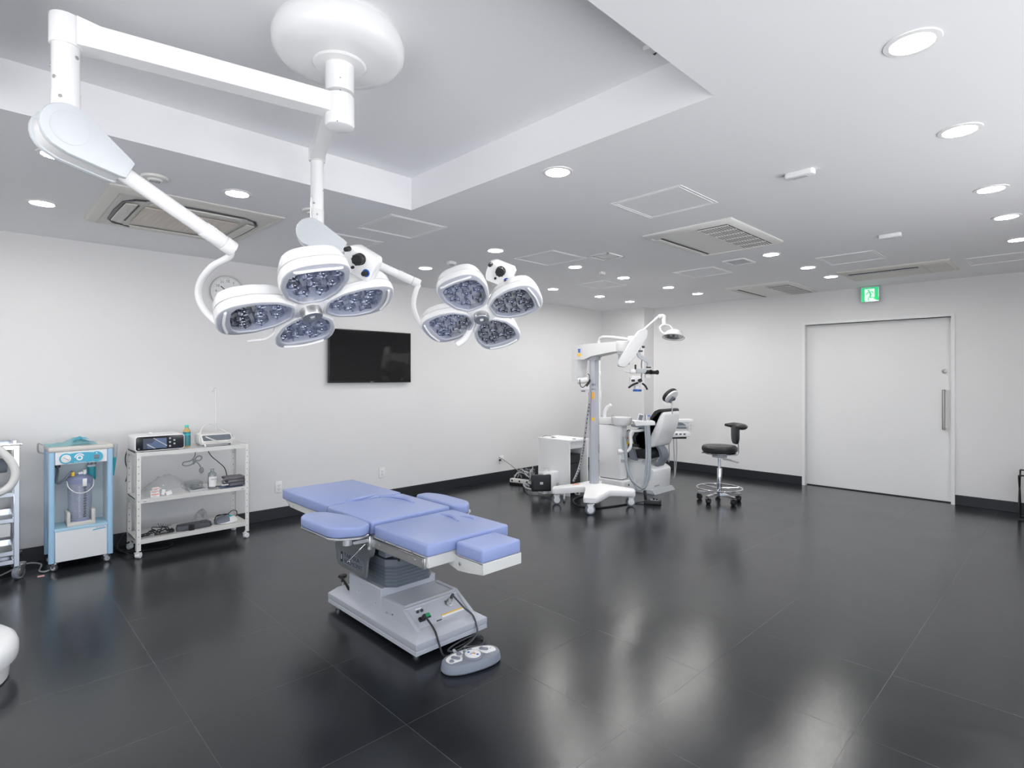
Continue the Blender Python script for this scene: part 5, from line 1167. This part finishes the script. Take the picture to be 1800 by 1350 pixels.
# camera box clipped to the column
g = G(); g.cyl(at(1015, 670, 6.42), at(1033, 668, 6.42), .034, seg=20, bev=.006); g.box(-.05, .05, -.02, .02, -.03, .03, .006, M=frame(at(1028, 683, 6.42), RT, DN)); g.build('light_source', 'white', ms)
g = G(); g.tube([at(1019, 667, 6.37), at(1020, 677, 6.36), at(1025, 681, 6.36), at(1032, 674, 6.37), at(1036, 668, 6.38), at(1036, 660, 6.4), at(1033, 657, 6.4)], .0045, 8, 8); g.tube([at(1031, 679, 6.38), at(1036, 672, 6.38), at(1037, 667, 6.38)], .009, 8, 8); g.build('short_cable', 'black', ms)
g = G(); g.box(-.022, .022, -.008, .008, -.02, .02, .003, M=frame(at(1025, 687.5, 6.42), RT, DN)); g.build('socket_block', 'mid_grey', ms)
g = G(); g.tube([at(1036, 690, 6.42), at(1036, 705, 6.44), at(1032, 735, 6.5), at(1027, 775, 6.6), at(1023, 800, 6.7), at(1017, 825, 6.8), at(1008, 846, 6.85)], .013, 10, 8, mi=0)
for i in range(24):
    t = .2+.8*i/24; P_ = spline([at(1036, 690, 6.42), at(1036, 705, 6.44), at(1032, 735, 6.5), at(1027, 775, 6.6), at(1023, 800, 6.7), at(1017, 825, 6.8), at(1008, 846, 6.85)], 10); p = P_[int(t*(len(P_)-1))]
    g.box(-.006, .010, -.005, .005, -.0165, -.008, M=frame(p-FW*.003, (P_[min(len(P_)-1, int(t*(len(P_)-1))+1)]-P_[int(t*(len(P_)-1))-1]).normalized(), FW.cross(DN)), mi=1)
g.build('spiral_cable', ['light_grey', 'dark_grey'], ms)

# ------------------------------------------------------------------ dental treatment unit
cu_ = root('cuspidor_unit', (6.1, 4.35, 0), 'tall white spittoon column with a round bowl and faucet beside the dental chair', 'cuspidor')
def rbox(g, x0, x1, y0, y1, z0, z1, r=.03, bev=.006, mi=None, top=1.0): g.prism(rrect(x1-x0, y1-y0, r, 5, (x0+x1)/2, (y0+y1)/2), z0, z1, bev, 2, mi=mi, top=top)
g = G(); rbox(g, 5.97, 6.26, 4.10, 4.66, .0, .155, .04); g.build('plinth', 'white', cu_)
g = G(); g.box(-.01, .01, -.013, .013, -.003, .003, M=frame((6.08, 4.0985, .105), (1, 0, 0), (0, 0, 1)), mi=0); g.box(-.006, .006, -.008, .008, .001, .006, M=frame((6.08, 4.099, .105), (1, 0, 0), (0, 0, 1)), mi=1); g.build('power_switch', ['black', 'green'], cu_)
g = G(); rbox(g, 6.03, 6.19, 4.185, 4.55, .165, .862, .035); g.build('tower', 'white_gloss', cu_)
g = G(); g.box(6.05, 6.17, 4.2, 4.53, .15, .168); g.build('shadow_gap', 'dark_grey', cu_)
g = G(); rbox(g, 6.03, 6.19, 4.30, 4.55, .866, .955, .035); rbox(g, 6.03, 6.19, 4.185, 4.40, .866, .885, .035); g.build('tower_cap', 'white_gloss', cu_)
g = G(); g.lathe([(.05, .862), (.105, .872), (.128, .90), (.135, .965), (.14, .972), (.132, .972), (.12, .91), (.09, .885), (0, .88)], (6.07, 4.205, 0), seg=40, cap=False); g.build('bowl', 'white_gloss', cu_)
g = G(); g.tube([(6.10, 4.50, .95), (6.10, 4.49, 1.03), (6.105, 4.455, 1.09), (6.11, 4.40, 1.125)], lambda t: .026-.008*t, 12, 8); g.build('faucet', 'white_gloss', cu_)
g = G(); g.tube([(6.07, 4.36, .95), (6.07, 4.355, .985), (6.07, 4.325, .995), (6.07, 4.315, .975)], .006, 8); g.cyl((6.10, 4.34, .955), (6.10, 4.34, .98), .010, seg=10); g.build('cup_filler', 'steel', cu_)
g = G(); g.box(6.14, 6.2, 4.178, 4.186, .55, .80, .003, mi=0); g.box(6.15, 6.185, 4.172, 4.179, .60, .65, .001, 1, mi=1); g.tube([(6.15, 4.17, .79), (6.16, 4.15, .805), (6.18, 4.15, .79), (6.18, 4.16, .74)], .006, 8, mi=2); g.box(6.165, 6.175, 4.165, 4.178, .68, .71, mi=3); g.build('hose_socket_strip', ['light_grey', 'yellow', 'black', 'carton_red'], cu_)
g = G(); g.cyl(at(1086, 794, 7.1), at(1094, 794, 7.1), .034, seg=20, bev=.005); g.tube([at(1090, 794, 7.1), at(1098, 794, 7.06), at(1104, 792, 7.04), at(1108.5, 785, 7.03), at(1108.5, 770, 7.03), at(1108.5, 762, 7.03), at(1112, 758, 7.03), at(1122, 757, 7.03), at(1133, 755.5, 7.05)], .0185, 12, 8); g.build('swing_arm', 'white_gloss', cu_)
g = G(); g.box(-.015, .022, -.02, .02, -.02, .02, .003, M=frame(at(1094, 810, 7.1), RT, DN)); g.build('valve_box', 'light_grey', cu_)
# assistant tray and its hoses
T7 = 7.02
g = G(); g.prism(rounded([(-.14, -.035), (.12, -.035), (.13, .02), (-.12, .03)], .015, 3), -.07, .07, .006, M=frame(at(1132, 744, T7), RT, DN)); tr_ = g.build('assistant_tray', 'white', cu_)
g = G(); g.box(-.14, .02, -.012, .018, -.06, .06, .004, M=frame(at(1130, 749.5, T7), RT*1+DN*.12, DN)); g.build('tray_underside', 'slate', tr_)
g = G(); g.box(-.035, .035, -.045, .045, -.008, .008, .004, M=frame(at(1126, 734, T7), RT+DN*.25, DN-RT*.25)); kp = g.build('touch_display', 'white', tr_); g = G(); g.box(-.024, .024, -.034, .034, -.0095, -.006, M=frame(at(1126, 734, T7), RT+DN*.25, DN-RT*.25)); g.build('screen', 'slate', kp)
for k, (u, vt, m_) in enumerate(((1133, 728, 'light_grey'), (1136.5, 729, 'steel'), (1141, 732, 'light_grey'))):
    g = G(); g.cyl(at(u, vt, T7-.05), at(u, 748, T7-.05), .011, seg=12); g.build('suction_handpiece', m_, tr_)
g = G(); g.box(-.02, .02, -.006, .006, -.01, .01, .002, M=frame(at(1140, 731, T7-.03), RT, DN)); g.build('blue_tip', 'blue', tr_, 'small blue clip')
for k, (u0, ub, vb, r_) in enumerate(((1134, 1126, 861, .013), (1138, 1130, 858, .020), (1141, 1124, 862, .010))):
    g = G(); g.tube([at(u0, 748, T7-.05), at(u0+2, 780, T7-.06), at(u0+2, 815, T7-.08), at(u0-1, 845, T7-.1), at(ub, vb, T7-.1), at(1112, 845, T7-.05), at(1102, 820, T7), at(1098+k*2, 790, T7+.03), at(1096+k, 768, T7+.06)], r_, 10, 8); g.build('suction_hose', 'hose_grey', cu_)
# operating lamp on its pole
dl = root('dental_lamp', (6.05, 4.55, .96), 'white dental lamp on a bent arm above the microscope, tilted reflector head at right', 'dental lamp')
g = G(); g.cyl((6.05, 4.55, .957), (6.05, 4.55, 1.98), .021, seg=20); g.cyl((6.05, 4.55, 1.20), (6.05, 4.55, 1.30), .033, seg=20, bev=.005); g.cyl((6.05, 4.55, 1.50), (6.05, 4.55, 1.57), .032, seg=20, bev=.005); g.build('pole', 'white', dl)
pt = Vector((6.05, 4.55, 1.98))
g = G(); g.tube([pt, pt+Vector((.005, -.02, .035)), at(1062, 592.5, 7.35), at(1080, 593.5, 7.1), at(1108, 597, 6.85)], .021, 12, 8); g.cyl(at(1108, 603, 6.85), at(1108, 591, 6.85), .036, seg=20, bev=.005); g.build('horizontal_arm', 'white_gloss', dl)
g = G(); g.tube([at(1108, 600, 6.85), at(1131, 580, 6.8), at(1157, 556.5, 6.75)], .014, 12, 4); g.tube([at(1157, 557, 6.75), at(1162, 555.5, 6.75), at(1167, 557, 6.75), at(1167, 562, 6.75), at(1168, 571, 6.75)], .026, 12, 6); g.build('balance_arm', 'white_gloss', dl)
LH = at(1184, 590, 6.72); ML = frame(LH, RT*.97+DN*.12-FW*.1, RT*-.1+DN*-.25-FW*.95)
g = G(); g.lathe([(0, .07), (.05, .066), (.085, .045), (.105, .01), (.108, -.012), (.10, -.014), (.088, .02), (.05, .045), (0, .05)], M=ML, seg=36, cap=False) if False else g.lathe([(0, -.075), (.05, -.07), (.088, -.045), (.112, -.005), (.116, .012), (.108, .014)], M=ML, seg=36, cap=False); lhd = g.build('lamp_head', 'white_gloss', dl)
g = G(); g.lathe([(.112, .012), (.102, .013), (.08, -.018), (.04, -.04), (0, -.045)], M=ML, seg=36, cap=False); g.build('reflector', 'steel', lhd)
g = G(); g.cyl(ML @ Vector((-.03, 0, -.02)), ML @ Vector((-.03, 0, .01)), .016, seg=12); g.cyl(ML @ Vector((.03, 0, -.02)), ML @ Vector((.03, 0, .01)), .016, seg=12); g.build('bulb_cap', 'light_grey', lhd)
g = G(); g.tube([ML @ Vector((.128*math.cos(R(a)), .118*math.sin(R(a)), .02)) for a in range(0, 361, 20)], .006, 8, 3); g.build('ring_handle', 'light_grey', lhd)
g = G(); g.tube([at(1168, 569, 6.75), at(1161, 574, 6.76), at(1161, 581, 6.76), at(1166, 586, 6.75), at(1172, 585, 6.74), at(1177, 582, 6.73)], .013, 10, 8); g.tube([at(1168, 570, 6.74), at(1176, 572, 6.73), at(1181, 577, 6.72), at(1184, 582, 6.72)], .010, 10, 8); g.build('yoke', 'white_gloss', dl)

# the chair: head end towards the camera, feet towards the television wall
dc_ = root('dental_chair', (6.47, 4.1, 0), 'black and white dental treatment chair with headrest seen from behind', 'dental chair')
def yzp(g, poly, x0, x1, bev=.01, seg=2, mi=None): g.prism(poly, 0, x1-x0, bev, seg, M=Matrix(((0, 0, 1, x0), (1, 0, 0, 0), (0, 1, 0, 0), (0, 0, 0, 1))), mi=mi)
g = G(); yzp(g, rounded([(3.86, .03), (4.75, .03), (4.75, .30), (4.60, .36), (4.05, .385), (3.90, .335), (3.84, .30)], .03, 3), 6.25, 6.69, .015); g.build('base', 'white_gloss', dc_)
g = G(); yzp(g, [(3.80, 0), (4.80, 0), (4.80, .03), (3.84, .05)], 6.22, 6.72, .004); g.build('foot_plate', 'light_grey', dc_)
g = G(); yzp(g, rounded([(4.05, .36), (4.78, .34), (4.80, .44), (4.0, .43)], .02, 3), 6.27, 6.67, .012); g.build('seat_frame', 'white', dc_)
g = G(); yzp(g, rounded([(3.90, .435), (4.30, .425), (4.80, .44), (4.86, .50), (4.78, .545), (4.30, .525), (3.98, .565), (3.88, .52)], .03, 3), 6.24, 6.70, .03, 3); g.build('seat', 'black_soft', dc_)
g = G(); yzp(g, rounded([(3.80, .70), (3.725, .86), (3.70, 1.02), (3.715, 1.055), (3.76, 1.05), (3.85, .97), (3.93, .86), (4.06, .775), (4.12, .69), (4.08, .61), (3.95, .575), (3.84, .60)], .06, 5), 6.27, 6.67, .025, 3); g.build('back_shell', 'white_gloss', dc_)
g = G(); yzp(g, rounded([(3.715, 1.04), (3.72, 1.082), (3.765, 1.09), (3.84, 1.06), (3.90, .98), (3.98, .88), (4.12, .80), (4.175, .70), (4.15, .60), (4.05, .56), (3.95, .565), (4.08, .61), (4.10, .69), (4.04, .775), (3.92, .86), (3.84, .96), (3.76, 1.04)], .02, 3), 6.26, 6.68, .014, 3); g.build('backrest', 'black_soft', dc_)
HR = Vector((6.47, 3.715, 1.245)); MH = frame(HR, (1, 0, 0), (0, -.62, .79))
g = G(); g.prism([(.125*math.cos(2*PI*i/32), .105*math.sin(2*PI*i/32)) for i in range(32)], -.052, -.006, .018, 4, M=MH); g.build('headrest', 'black_soft', dc_)
g = G(); g.prism([(.116*math.cos(2*PI*i/32), .096*math.sin(2*PI*i/32)) for i in range(32)], -.008, .018, .01, 3, M=MH); g.build('headrest_shell', 'white_gloss', dc_)
g = G(); g.box(-.022, .022, -.075, .02, .016, .05, .006, M=MH, mi=0); g.box(-.018, .018, -.02, .012, .05, .064, .004, M=MH, mi=1); g.build('headrest_joint', ['mid_grey', 'dark_grey'], dc_)
g = G(); g.box(6.458, 6.482, 3.70, 3.712, 1.02, 1.21, .003); g.build('headrest_post', 'chrome', dc_)
g = G(); g.loft([[(x, 3.90+dy, z) for x, dy in ((6.40, -.02), (6.56, -.02), (6.56, .02), (6.40, .02))] if False else [(6.40, y_, z), (6.56, y_, z), (6.56, y_+.045, z+.005), (6.40, y_+.045, z+.005)] for y_, z in ((3.87, .60), (3.82, .54), (3.80, .47), (3.82, .40), (3.88, .33))]); g.build('back_bracket', 'mid_grey', dc_)
g = G(); g.loft([[(6.19, y_, z), (6.235, y_, z), (6.235, y_+.09, z+.01), (6.19, y_+.09, z+.01)] for y_, z in ((4.16, .585), (4.10, .54), (4.08, .47), (4.06, .41))]); g.build('armrest_bracket', 'mid_grey', dc_)
g = G(); g.box(6.18, 6.25, 4.04, 4.36, .585, .622, .014, 3); g.build('armrest', 'black_soft', dc_)
g = G(); g.box(6.70, 6.76, 4.04, 4.36, .585, .622, .014, 3); g.box(6.705, 6.745, 4.12, 4.2, .42, .59, .008); g.build('armrest', 'black_soft', dc_)
txt('belmont', .035, frame((6.33, 3.8385, .10), (1, 0, 0), (0, 0, 1)), 'mid_grey', dc_)
# doctor's instrument table behind the chair
dt = root('instrument_delivery_table', (6.95, 3.88, .7), 'white dental instrument tray unit sticking out at the right of the chair back', 'instrument tray')
g = G(); g.prism(rounded([(-.22, -.07), (.20, -.09), (.215, .0), (.20, .06), (-.22, .06)], .02, 3), -.03, .012, .006, M=frame((6.93, 3.90, .905), RT, FW)); 
g.build('display_housing', 'white', dt)
g = G(); g.box(-.12, .10, -.004, .055, -.03, .03, .004, M=frame(at(1197, 742, 7.58), RT-DN*0, DN-FW*.0)); g.build('screen_frame', 'white', dt)
g = G(); g.prism([(-.12, -.02), (-.02, -.02), (.075, .045), (-.12, .045)], -.034, -.031, M=frame(at(1196, 742, 7.58), RT, DN)); g.build('screen', 'slate', dt)
g = G(); g.box(-.14, .095, -.012, .012, -.05, .03, .003, M=frame(at(1192, 751.5, 7.58), RT, DN)); g.build('underside', 'slate', dt)
g = G(); g.tube([at(1195, 752, 7.6), at(1195, 754, 7.6)], .01, 8); g.tube([at(1193, 754, 7.6), at(1216, 754.5, 7.6)], .0025, 6); g.tube([at(1207, 754, 7.6), at(1212, 762, 7.6)], .0025, 6); g.build('cup_ring_rod', 'steel', dt)
g = G(); g.lathe([(.028, 0), (.033, .065), (.030, .065), (.026, .003), (0, .003)], tuple(at(1211.5, 754, 7.6)-Vector((0, 0, .0))), seg=20, cap=False); g.build('paper_cup', 'white', dt)
g = G(); g.prism(rounded([(-.16, -.03), (.12, -.04), (.165, .0), (.14, .035), (-.16, .045)], .02, 4), -.07, .05, .012, 3, M=frame(at(1192, 762.5, 7.55), RT, DN)); hh = g.build('handpiece_holder', 'white_gloss', dt)
g = G(); [g.box(-.016, .016, -.012, .008, -.073, -.066, .004, M=frame(at(u, 762.5, 7.55), RT, DN)) for u in (1186.5, 1193.5, 1200.5)]; g.build('holder_slot', 'dark_grey', hh)
g = G(); g.box(-.15, .10, -.008, .012, -.05, .03, .004, M=frame(at(1192, 769, 7.57), RT, DN-RT*.08)); g.build('holder_base', 'black', dt)
for u0, u1, v1 in ((1175.5, 1175.5, 812), (1184, 1185.5, 838), (1189, 1186.5, 836)):
    g = G(); g.tube([at(u0, 769, 7.56), at(u0+.5, 790, 7.58), at((u0+u1)/2+1, (769+v1)/2+8, 7.6), at(u1, v1, 7.62)] + ([at(1183.5, 840, 7.62)] if v1 > 820 else []), .007, 8, 8); g.build('instrument_hose', 'light_grey', dt)
g = G(); g.tube([at(1184, 766, 7.6), at(1170, 770, 7.65), at(1160, 785, 7.65), Vector((6.80, 4.35, .45)), Vector((6.7, 4.3, .40))], .022, 10, 6); g.build('support_arm', 'white', dt)
# foot controller on the floor
fo = root('dental_foot_controller', (5.76, 3.55, 0), 'small black foot controller with upright handle on the floor below the dental hoses', 'foot pedal')
MFo = frame((5.755, 3.555, 0), (RT*.95-FW*.3).normalized(), FW)
g = G(); g.prism(rounded([(-.095, -.07), (.10, -.06), (.11, .05), (-.09, .07)], .015, 3), .004, .05, .008, 2, M=MFo, top=.94); g.build('housing', 'black', fo)
g = G(); g.box(-.02, .07, -.045, .03, .050, .054, .002, 1, M=MFo, mi=0); g.cyl(MFo @ Vector((.02, -.01, .052)), MFo @ Vector((.02, -.01, .075)), .012, seg=12, mi=1); g.cyl(MFo @ Vector((.055, -.02, .052)), MFo @ Vector((.055, -.02, .07)), .009, seg=12, mi=1); g.build('button_plate', ['mid_grey', 'black'], fo)
g = G(); g.box(-.085, -.05, -.02, .015, .04, .165, .008, 2, M=MFo @ Matrix.Rotation(R(-6), 4, 'Y')); g.build('upright_handle', 'black', fo)
g = G(); g.tube([MFo @ Vector((-.08, .03, .02)), Vector((5.62, 3.72, .008)), Vector((5.35, 3.78, .007)), Vector((5.12, 3.88, .007)), Vector((5.05, 4.1, .007)), Vector((5.3, 4.35, .007)), Vector((5.8, 4.35, .007))], .009, 8, 10)
tag(g.build('floor_cable', 'black_soft'), 'black cable curving on the floor under the microscope stand', 'cable')

# ------------------------------------------------------------------ stool
stl = root('operator_stool', (6.457, 3.066, 0), 'black round stool with chrome foot ring and curved back pad on five casters', 'stool')
sx, sy = 6.457, 3.066; RV = RT
g = G(); g.lathe([(.0, .592), (.17, .592), (.194, .602), (.205, .625), (.203, .655), (.185, .672), (.10, .678), (0, .679)], (sx, sy, 0), seg=48, cap=False); g.build('seat', 'black_soft', stl)
g = G(); g.lathe([(.0, .578), (.205, .580), (.208, .585), (.208, .592), (.0, .593)], (sx, sy, 0), seg=48, cap=False); g.build('seat_rim', 'chrome', stl)
g = G(); g.cyl((sx, sy, .53), (sx, sy, .58), .085, seg=28, bev=.008); g.build('seat_plate', 'light_grey', stl)
g = G(); g.cyl((sx, sy, .38), (sx, sy, .535), .0165, seg=20); g.cyl((sx, sy, .11), (sx, sy, .40), .028, seg=24, bev=.003); g.build('gas_lift', 'chrome', stl)
g = G(); g.tube([(sx+.257*math.cos(a), sy+.257*math.sin(a), .165) for a in [2*PI*i/40 for i in range(41)]], .0105, 8, 2)
for k in range(3):
    a = R(80+120*k); g.tube([(sx+.03*math.cos(a), sy+.03*math.sin(a), .16), (sx+.25*math.cos(a), sy+.25*math.sin(a), .163)], .007, 8)
g.build('foot_ring', 'chrome', stl)
base_a = math.atan2(RT.y, RT.x)
for k in range(5):
    a = base_a+R(2+72*k); d = Vector((math.cos(a), math.sin(a), 0)); n = Vector((-d.y, d.x, 0)); c = Vector((sx, sy, 0))
    g = G(); g.loft([[c+d*.02+n*s*.024+Vector((0, 0, z)) for s, z in ((-1, .075), (1, .075), (1, .115), (-1, .115))], [c+d*.255+n*s*.018+Vector((0, 0, z)) for s, z in ((-1, .075), (1, .075), (1, .098), (-1, .098))]]); g.build('base_arm', 'chrome', stl)
    p = c+d*.235
    caster(stl, p.x, p.y, .030, .078, 'black', 'black', 'black', a+.9+k, .046)
g = G(); g.cyl((sx, sy, .07), (sx, sy, .125), .036, seg=24, bev=.003); g.build('base_hub', 'black', stl)
c0 = Vector((sx, sy, 0))
g = G()
BBp = [c0+RT*.05+Vector((0, 0, .54)), c0+RT*.15+Vector((0, 0, .535)), c0+RT*.205+Vector((0, 0, .545)), c0+RT*.232+Vector((0, 0, .585)), c0+RT*.232+Vector((0, 0, .70)), c0+RT*.215+Vector((0, 0, .85))]
P_ = spline(BBp, 6); rings = []
for i, p in enumerate(P_):
    t = (P_[min(i+1, len(P_)-1)]-P_[max(i-1, 0)]).normalized(); n = FW.cross(t).normalized()
    rings.append([p-n*.006-FW*.020, p+n*.006-FW*.020, p+n*.006+FW*.020, p-n*.006+FW*.020])
g.loft(rings); g.build('back_bar', 'steel', stl)
g = G(); lp0 = c0+RT*.03-FW*.02+Vector((0, 0, .515)); g.tube([lp0, lp0+RT*.10+DN*.02, lp0+RT*.19+DN*.045], .010, 10); g.build('height_lever', 'steel', stl)
g = G(); Mv = frame(c0+RT*.19+Vector((0, 0, .0)), FW, (0, 0, 1))
g.prism(rounded([(-.06, .69), (.06, .69), (.095, .75), (.10, .90), (-.10, .90), (-.095, .75)], .04, 5), -.018, .018, .014, 3, M=Mv); g.build('back_pad', 'black_soft', stl)
g = G(); arc = [c0+RT*(.02+.235*math.cos(R(a)))+FW*.235*math.sin(R(a))*1.0+Vector((0, 0, .905)) for a in range(-62, 63, 12)]
P_ = spline(arc, 3); rings = []
for i, p in enumerate(P_):
    t = (P_[min(i+1, len(P_)-1)]-P_[max(i-1, 0)]).normalized(); o_ = t.cross(Vector((0, 0, 1))).normalized(); s_ = min(1, .45+3*min(i, len(P_)-1-i)/len(P_)); e = []
    for k in range(14):
        a = 2*PI*k/14; e.append(p+o_*.062*s_*math.cos(a)+Vector((0, 0, .034*s_*math.sin(a))))
    rings.append(e)
g.loft(rings); g.build('curved_arm_pad', 'black_soft', stl)

# ------------------------------------------------------------------ computer cabinet and electronics in the corner
pcx0, pcx1, pcy0, pcy1 = 5.36, 5.74, 4.49, 5.02
pcb = root('computer_cabinet', (5.55, 4.75, 0), 'white open-front computer cabinet behind the microscope column', 'cabinet')
g = G(); g.box(pcx0, pcx0+.022, pcy0, pcy1, 0, .68, .001, 1); g.build('side_panel', 'white', pcb)
g = G(); g.box(pcx1-.022, pcx1, pcy0, pcy1, 0, .68, .001, 1); g.build('side_panel', 'white', pcb)
g = G(); g.box(pcx0-.002, pcx1+.004, pcy0-.004, pcy1, .68, .702, .002, 1); g.build('table_top', 'white', pcb)
g = G(); g.box(pcx0+.022, pcx1-.022, pcy0+.06, pcy0+.078, .58, .68); g.box(pcx0+.022, pcx1-.022, pcy1-.02, pcy1, .02, .68); g.build('back_panel', 'white', pcb)
g = G(); g.box(pcx0+.022, pcx0+.034, pcy0+.01, pcy1-.05, .02, .50); g.build('inner_panel', 'light_grey', pcb)
g = G(); [g.prism([(.045*math.cos(2*PI*i/24), .024*math.sin(2*PI*i/24)) for i in range(24)], .702, .7045, M=Matrix.Translation((x, y, 0)) @ Matrix.Rotation(R(35), 4, 'Z')) for x, y in ((5.47, 4.86), (5.54, 4.56))]; g.build('cable_grommet', 'dark_grey', pcb)
pt_ = root('computer_tower', (5.56, 4.72, 0), 'black computer tower standing inside the white cabinet', 'computer')
g = G(); g.box(5.41, 5.69, pcy0+.09, pcy1-.04, .004, .50, .004); g.build('case', 'black', pt_)
g = G(); g.box(5.42, 5.68, pcy0+.084, pcy0+.092, .40, .49, .002, 1, mi=0); g.box(5.42, 5.68, pcy0+.084, pcy0+.092, .02, .37, .002, 1, mi=0); g.cyl((5.58, pcy0+.083, .30), (5.58, pcy0+.079, .30), .014, seg=16, mi=1); g.box(5.655, 5.668, pcy0+.08, pcy0+.085, .07, .085, mi=2); g.build('front_bezel', ['black_soft', 'dark_grey', 'white'], pt_)
g = G(); g.tube([Vector((5.40, 4.98, .704)), Vector((5.42, 4.95, .725)), Vector((5.44, 4.88, .722)), Vector((5.47, 4.80, .705))], .003, 6); tag(g.build('thin_wire', 'mid_grey'), 'thin dark wire arched over the top of the white cabinet', 'wire')
bx = root('battery_box', (5.12, 4.72, 0), 'black boxy power supply with a small white label on the floor', 'power supply')
Mbx = frame(at(952, 849.5, 6.92), (RT*.99+FW*.12), DN); 
g = G(); g.box(-.122, .122, -.102, .102, 0, .06, .008, 2, M=Mbx); g.build('case', 'black', bx)
g = G(); g.box(-.10, .10, -.08, .08, -.002, .001, .002, 1, M=Mbx, mi=0); g.box(-.02, .018, -.014, .014, -.004, -.001, M=Mbx, mi=1); g.box(-.014, .012, -.009, .009, -.005, -.0035, M=Mbx, mi=2); g.build('label', ['black_soft', 'white', 'light_grey'], bx)
wbx = root('white_equipment_box', (5.2, 4.8, 0), 'white equipment box standing right behind the black power supply', 'equipment box')
Mw = frame(at(965, 848, 7.02), (RT*.80+FW*.60), DN)
g = G(); g.box(-.105, .14, -.135, .135, -.03, .09, .012, 3, M=Mw); g.build('case', 'white', wbx)
g = G(); g.cyl(Mw @ Vector((.11, .03, -.04)), Mw @ Vector((.11, .03, -.046)), .022, seg=18); g.build('grey_dot', 'light_grey', wbx)
g = G(); g._merge(crumple(8, 5, -.10, .02, -.05, .06, 0, .010, 71, lambda u, v: .03*math.sin(PI*u)), Matrix.Translation(Mw @ Vector((-.01, -.14, .04)))); tag(g.build('cable_bag', 'bag', ang=180), 'small clear bag of cable on top of the white equipment box', 'bag')
ps = root('power_strip', (5.5, 5.45, 0), 'white power strip with black sockets on the floor near the wall', 'power strip')
sA, sB = Vector((5.42, 5.60, 0)), Vector((5.50, 5.27, 0)); dv = (sB-sA); Msp = frame((sA+sB)/2, dv, (-dv.y, dv.x, 0))
g = G(); g.box(-.17, .17, -.032, .032, .03, .082, .008, 2, M=Msp); g.build('case', 'white_warm', ps)
g = G(); [g.box(x-.012, x+.012, -.034, -.030, .046, .068, M=Msp) for x in (-.13, -.01, .11)]; [g.box(x-.012, x+.012, .030, .034, .046, .068, M=Msp) for x in (-.13, -.01, .11)]; g.build('socket', 'black', ps)
g = G(); g.box(-.18, .17, -.028, .028, 0, .03, .006, M=Msp); g.build('underside_tray', 'black', ps)
rd = random.Random(12)
for k, (m_, nm, lb, nn_, r_) in enumerate((('hose_white', 'cable_bundle', 'tangle of white cables rising over the power strip', 7, .0055), ('mid_grey', 'cable_bundle', 'tangle of grey cables between the power strip and the black box', 6, .005), ('black_soft', 'cable_bundle', 'tangle of black cables left of the white cabinet', 4, .006))):
    g = G()
    for i in range(nn_):
        u0 = 903+rd.uniform(0, 14) if k == 0 else 925+rd.uniform(0, 6); d_ = 7.75
        g.tube([at(u0, 838+rd.uniform(-3, 3), 7.85), at(912+rd.uniform(-3, 8), 824+rd.uniform(0, 8), 7.8), at(925+rd.uniform(-5, 6), 828+rd.uniform(-5, 6), 7.7), at(933+rd.uniform(-4, 4), 836+rd.uniform(-8, 6), 7.55), at(936+rd.uniform(-3, 6), 827+rd.uniform(-7, 8), 7.5), at(933+rd.uniform(-3, 4), 846+rd.uniform(-3, 3), 7.5)], r_, 6, 6)
    tag(g.build(nm, m_), lb, 'cables', None)
g = G(); g.tube([at(877, 804, 8.0), at(885, 808, 7.98), at(895, 815, 7.95), at(905, 823, 7.9), at(915, 829, 7.85), at(925, 832, 7.8)], .007, 8, 8); tag(g.build('network_cable', 'cord_grey'), 'grey cord running from the wall outlet down to the cable tangle', 'cord')
g = G(); g.box(5.50, 5.53, YN-.034, YN-.0105, .275, .30, .004); tag(g.build('wall_plug', 'black'), 'small black plug in the wall outlet left of the cabinet', 'plug')
g = G(); g.tube([Vector((5.40, 5.22, .02)), at(921, 851, 7.6), at(924, 857, 7.35), at(935, 861, 7.2), at(950, 865, 7.1), at(970, 867, 6.95), at(990, 865, 7.0), Vector((5.1, 4.35, .02))], .014, 10, 10); tag(g.build('grey_hose', 'hose_grey'), 'thick light grey hose curving on the floor in front of the black power supply', 'hose')
g = G(); g.tube([at(1010, 864, 7.2), at(1013, 869, 7.1), at(1018, 869.5, 7.08), at(1018, 865, 7.2)], .012, 8, 8); tag(g.build('hose_loop', 'hose_grey'), 'short grey hose loop on the floor under the microscope base', 'hose')

# ------------------------------------------------------------------ black folding stand at the right edge
bs = root('folding_stand', (7.95, .30, 0), 'black wire folding stand with a bag at the right edge by the door wall', 'stand')
def FR(pts, r, nm, m='black'): g = G(); g.tube(pts, r, 8, 6); return g.build(nm, m, bs)
sy0 = .485
for yy, sgn_ in ((.485, 1), (.05, 1)):
    FR([(7.84, yy, .008), (7.86, yy, .15), (7.90, yy, .26), (8.03, yy-.0, .468), (8.03, yy, .505)], .008, 'frame_leg')
    FR([(8.05, yy, .008), (8.03, yy, .15), (7.99, yy, .26), (7.86, yy, .44), (7.855, yy, .468)], .008, 'frame_leg')
FR([(8.03, .485, .505), (8.03, .27, .505), (8.03, .05, .505)], .008, 'cross_rod'); FR([(7.855, .485, .468), (7.855, .27, .468), (7.855, .05, .468)], .008, 'cross_rod')
FR([(7.84, .485, .012), (7.84, .05, .012)], .008, 'cross_rod'); FR([(8.05, .485, .012), (8.05, .05, .012)], .008, 'cross_rod')
g = G(); g.loft([[(7.87, .44, .462), (8.02, .44, .495), (8.02, .08, .495), (7.87, .08, .462)], [(7.90, .42, .2), (8.0, .42, .2), (8.0, .1, .2), (7.90, .1, .2)], [(7.92, .41, .07), (7.98, .41, .07), (7.98, .11, .07), (7.92, .11, .07)]]); g.build('fabric_bag', 'black_soft', bs)
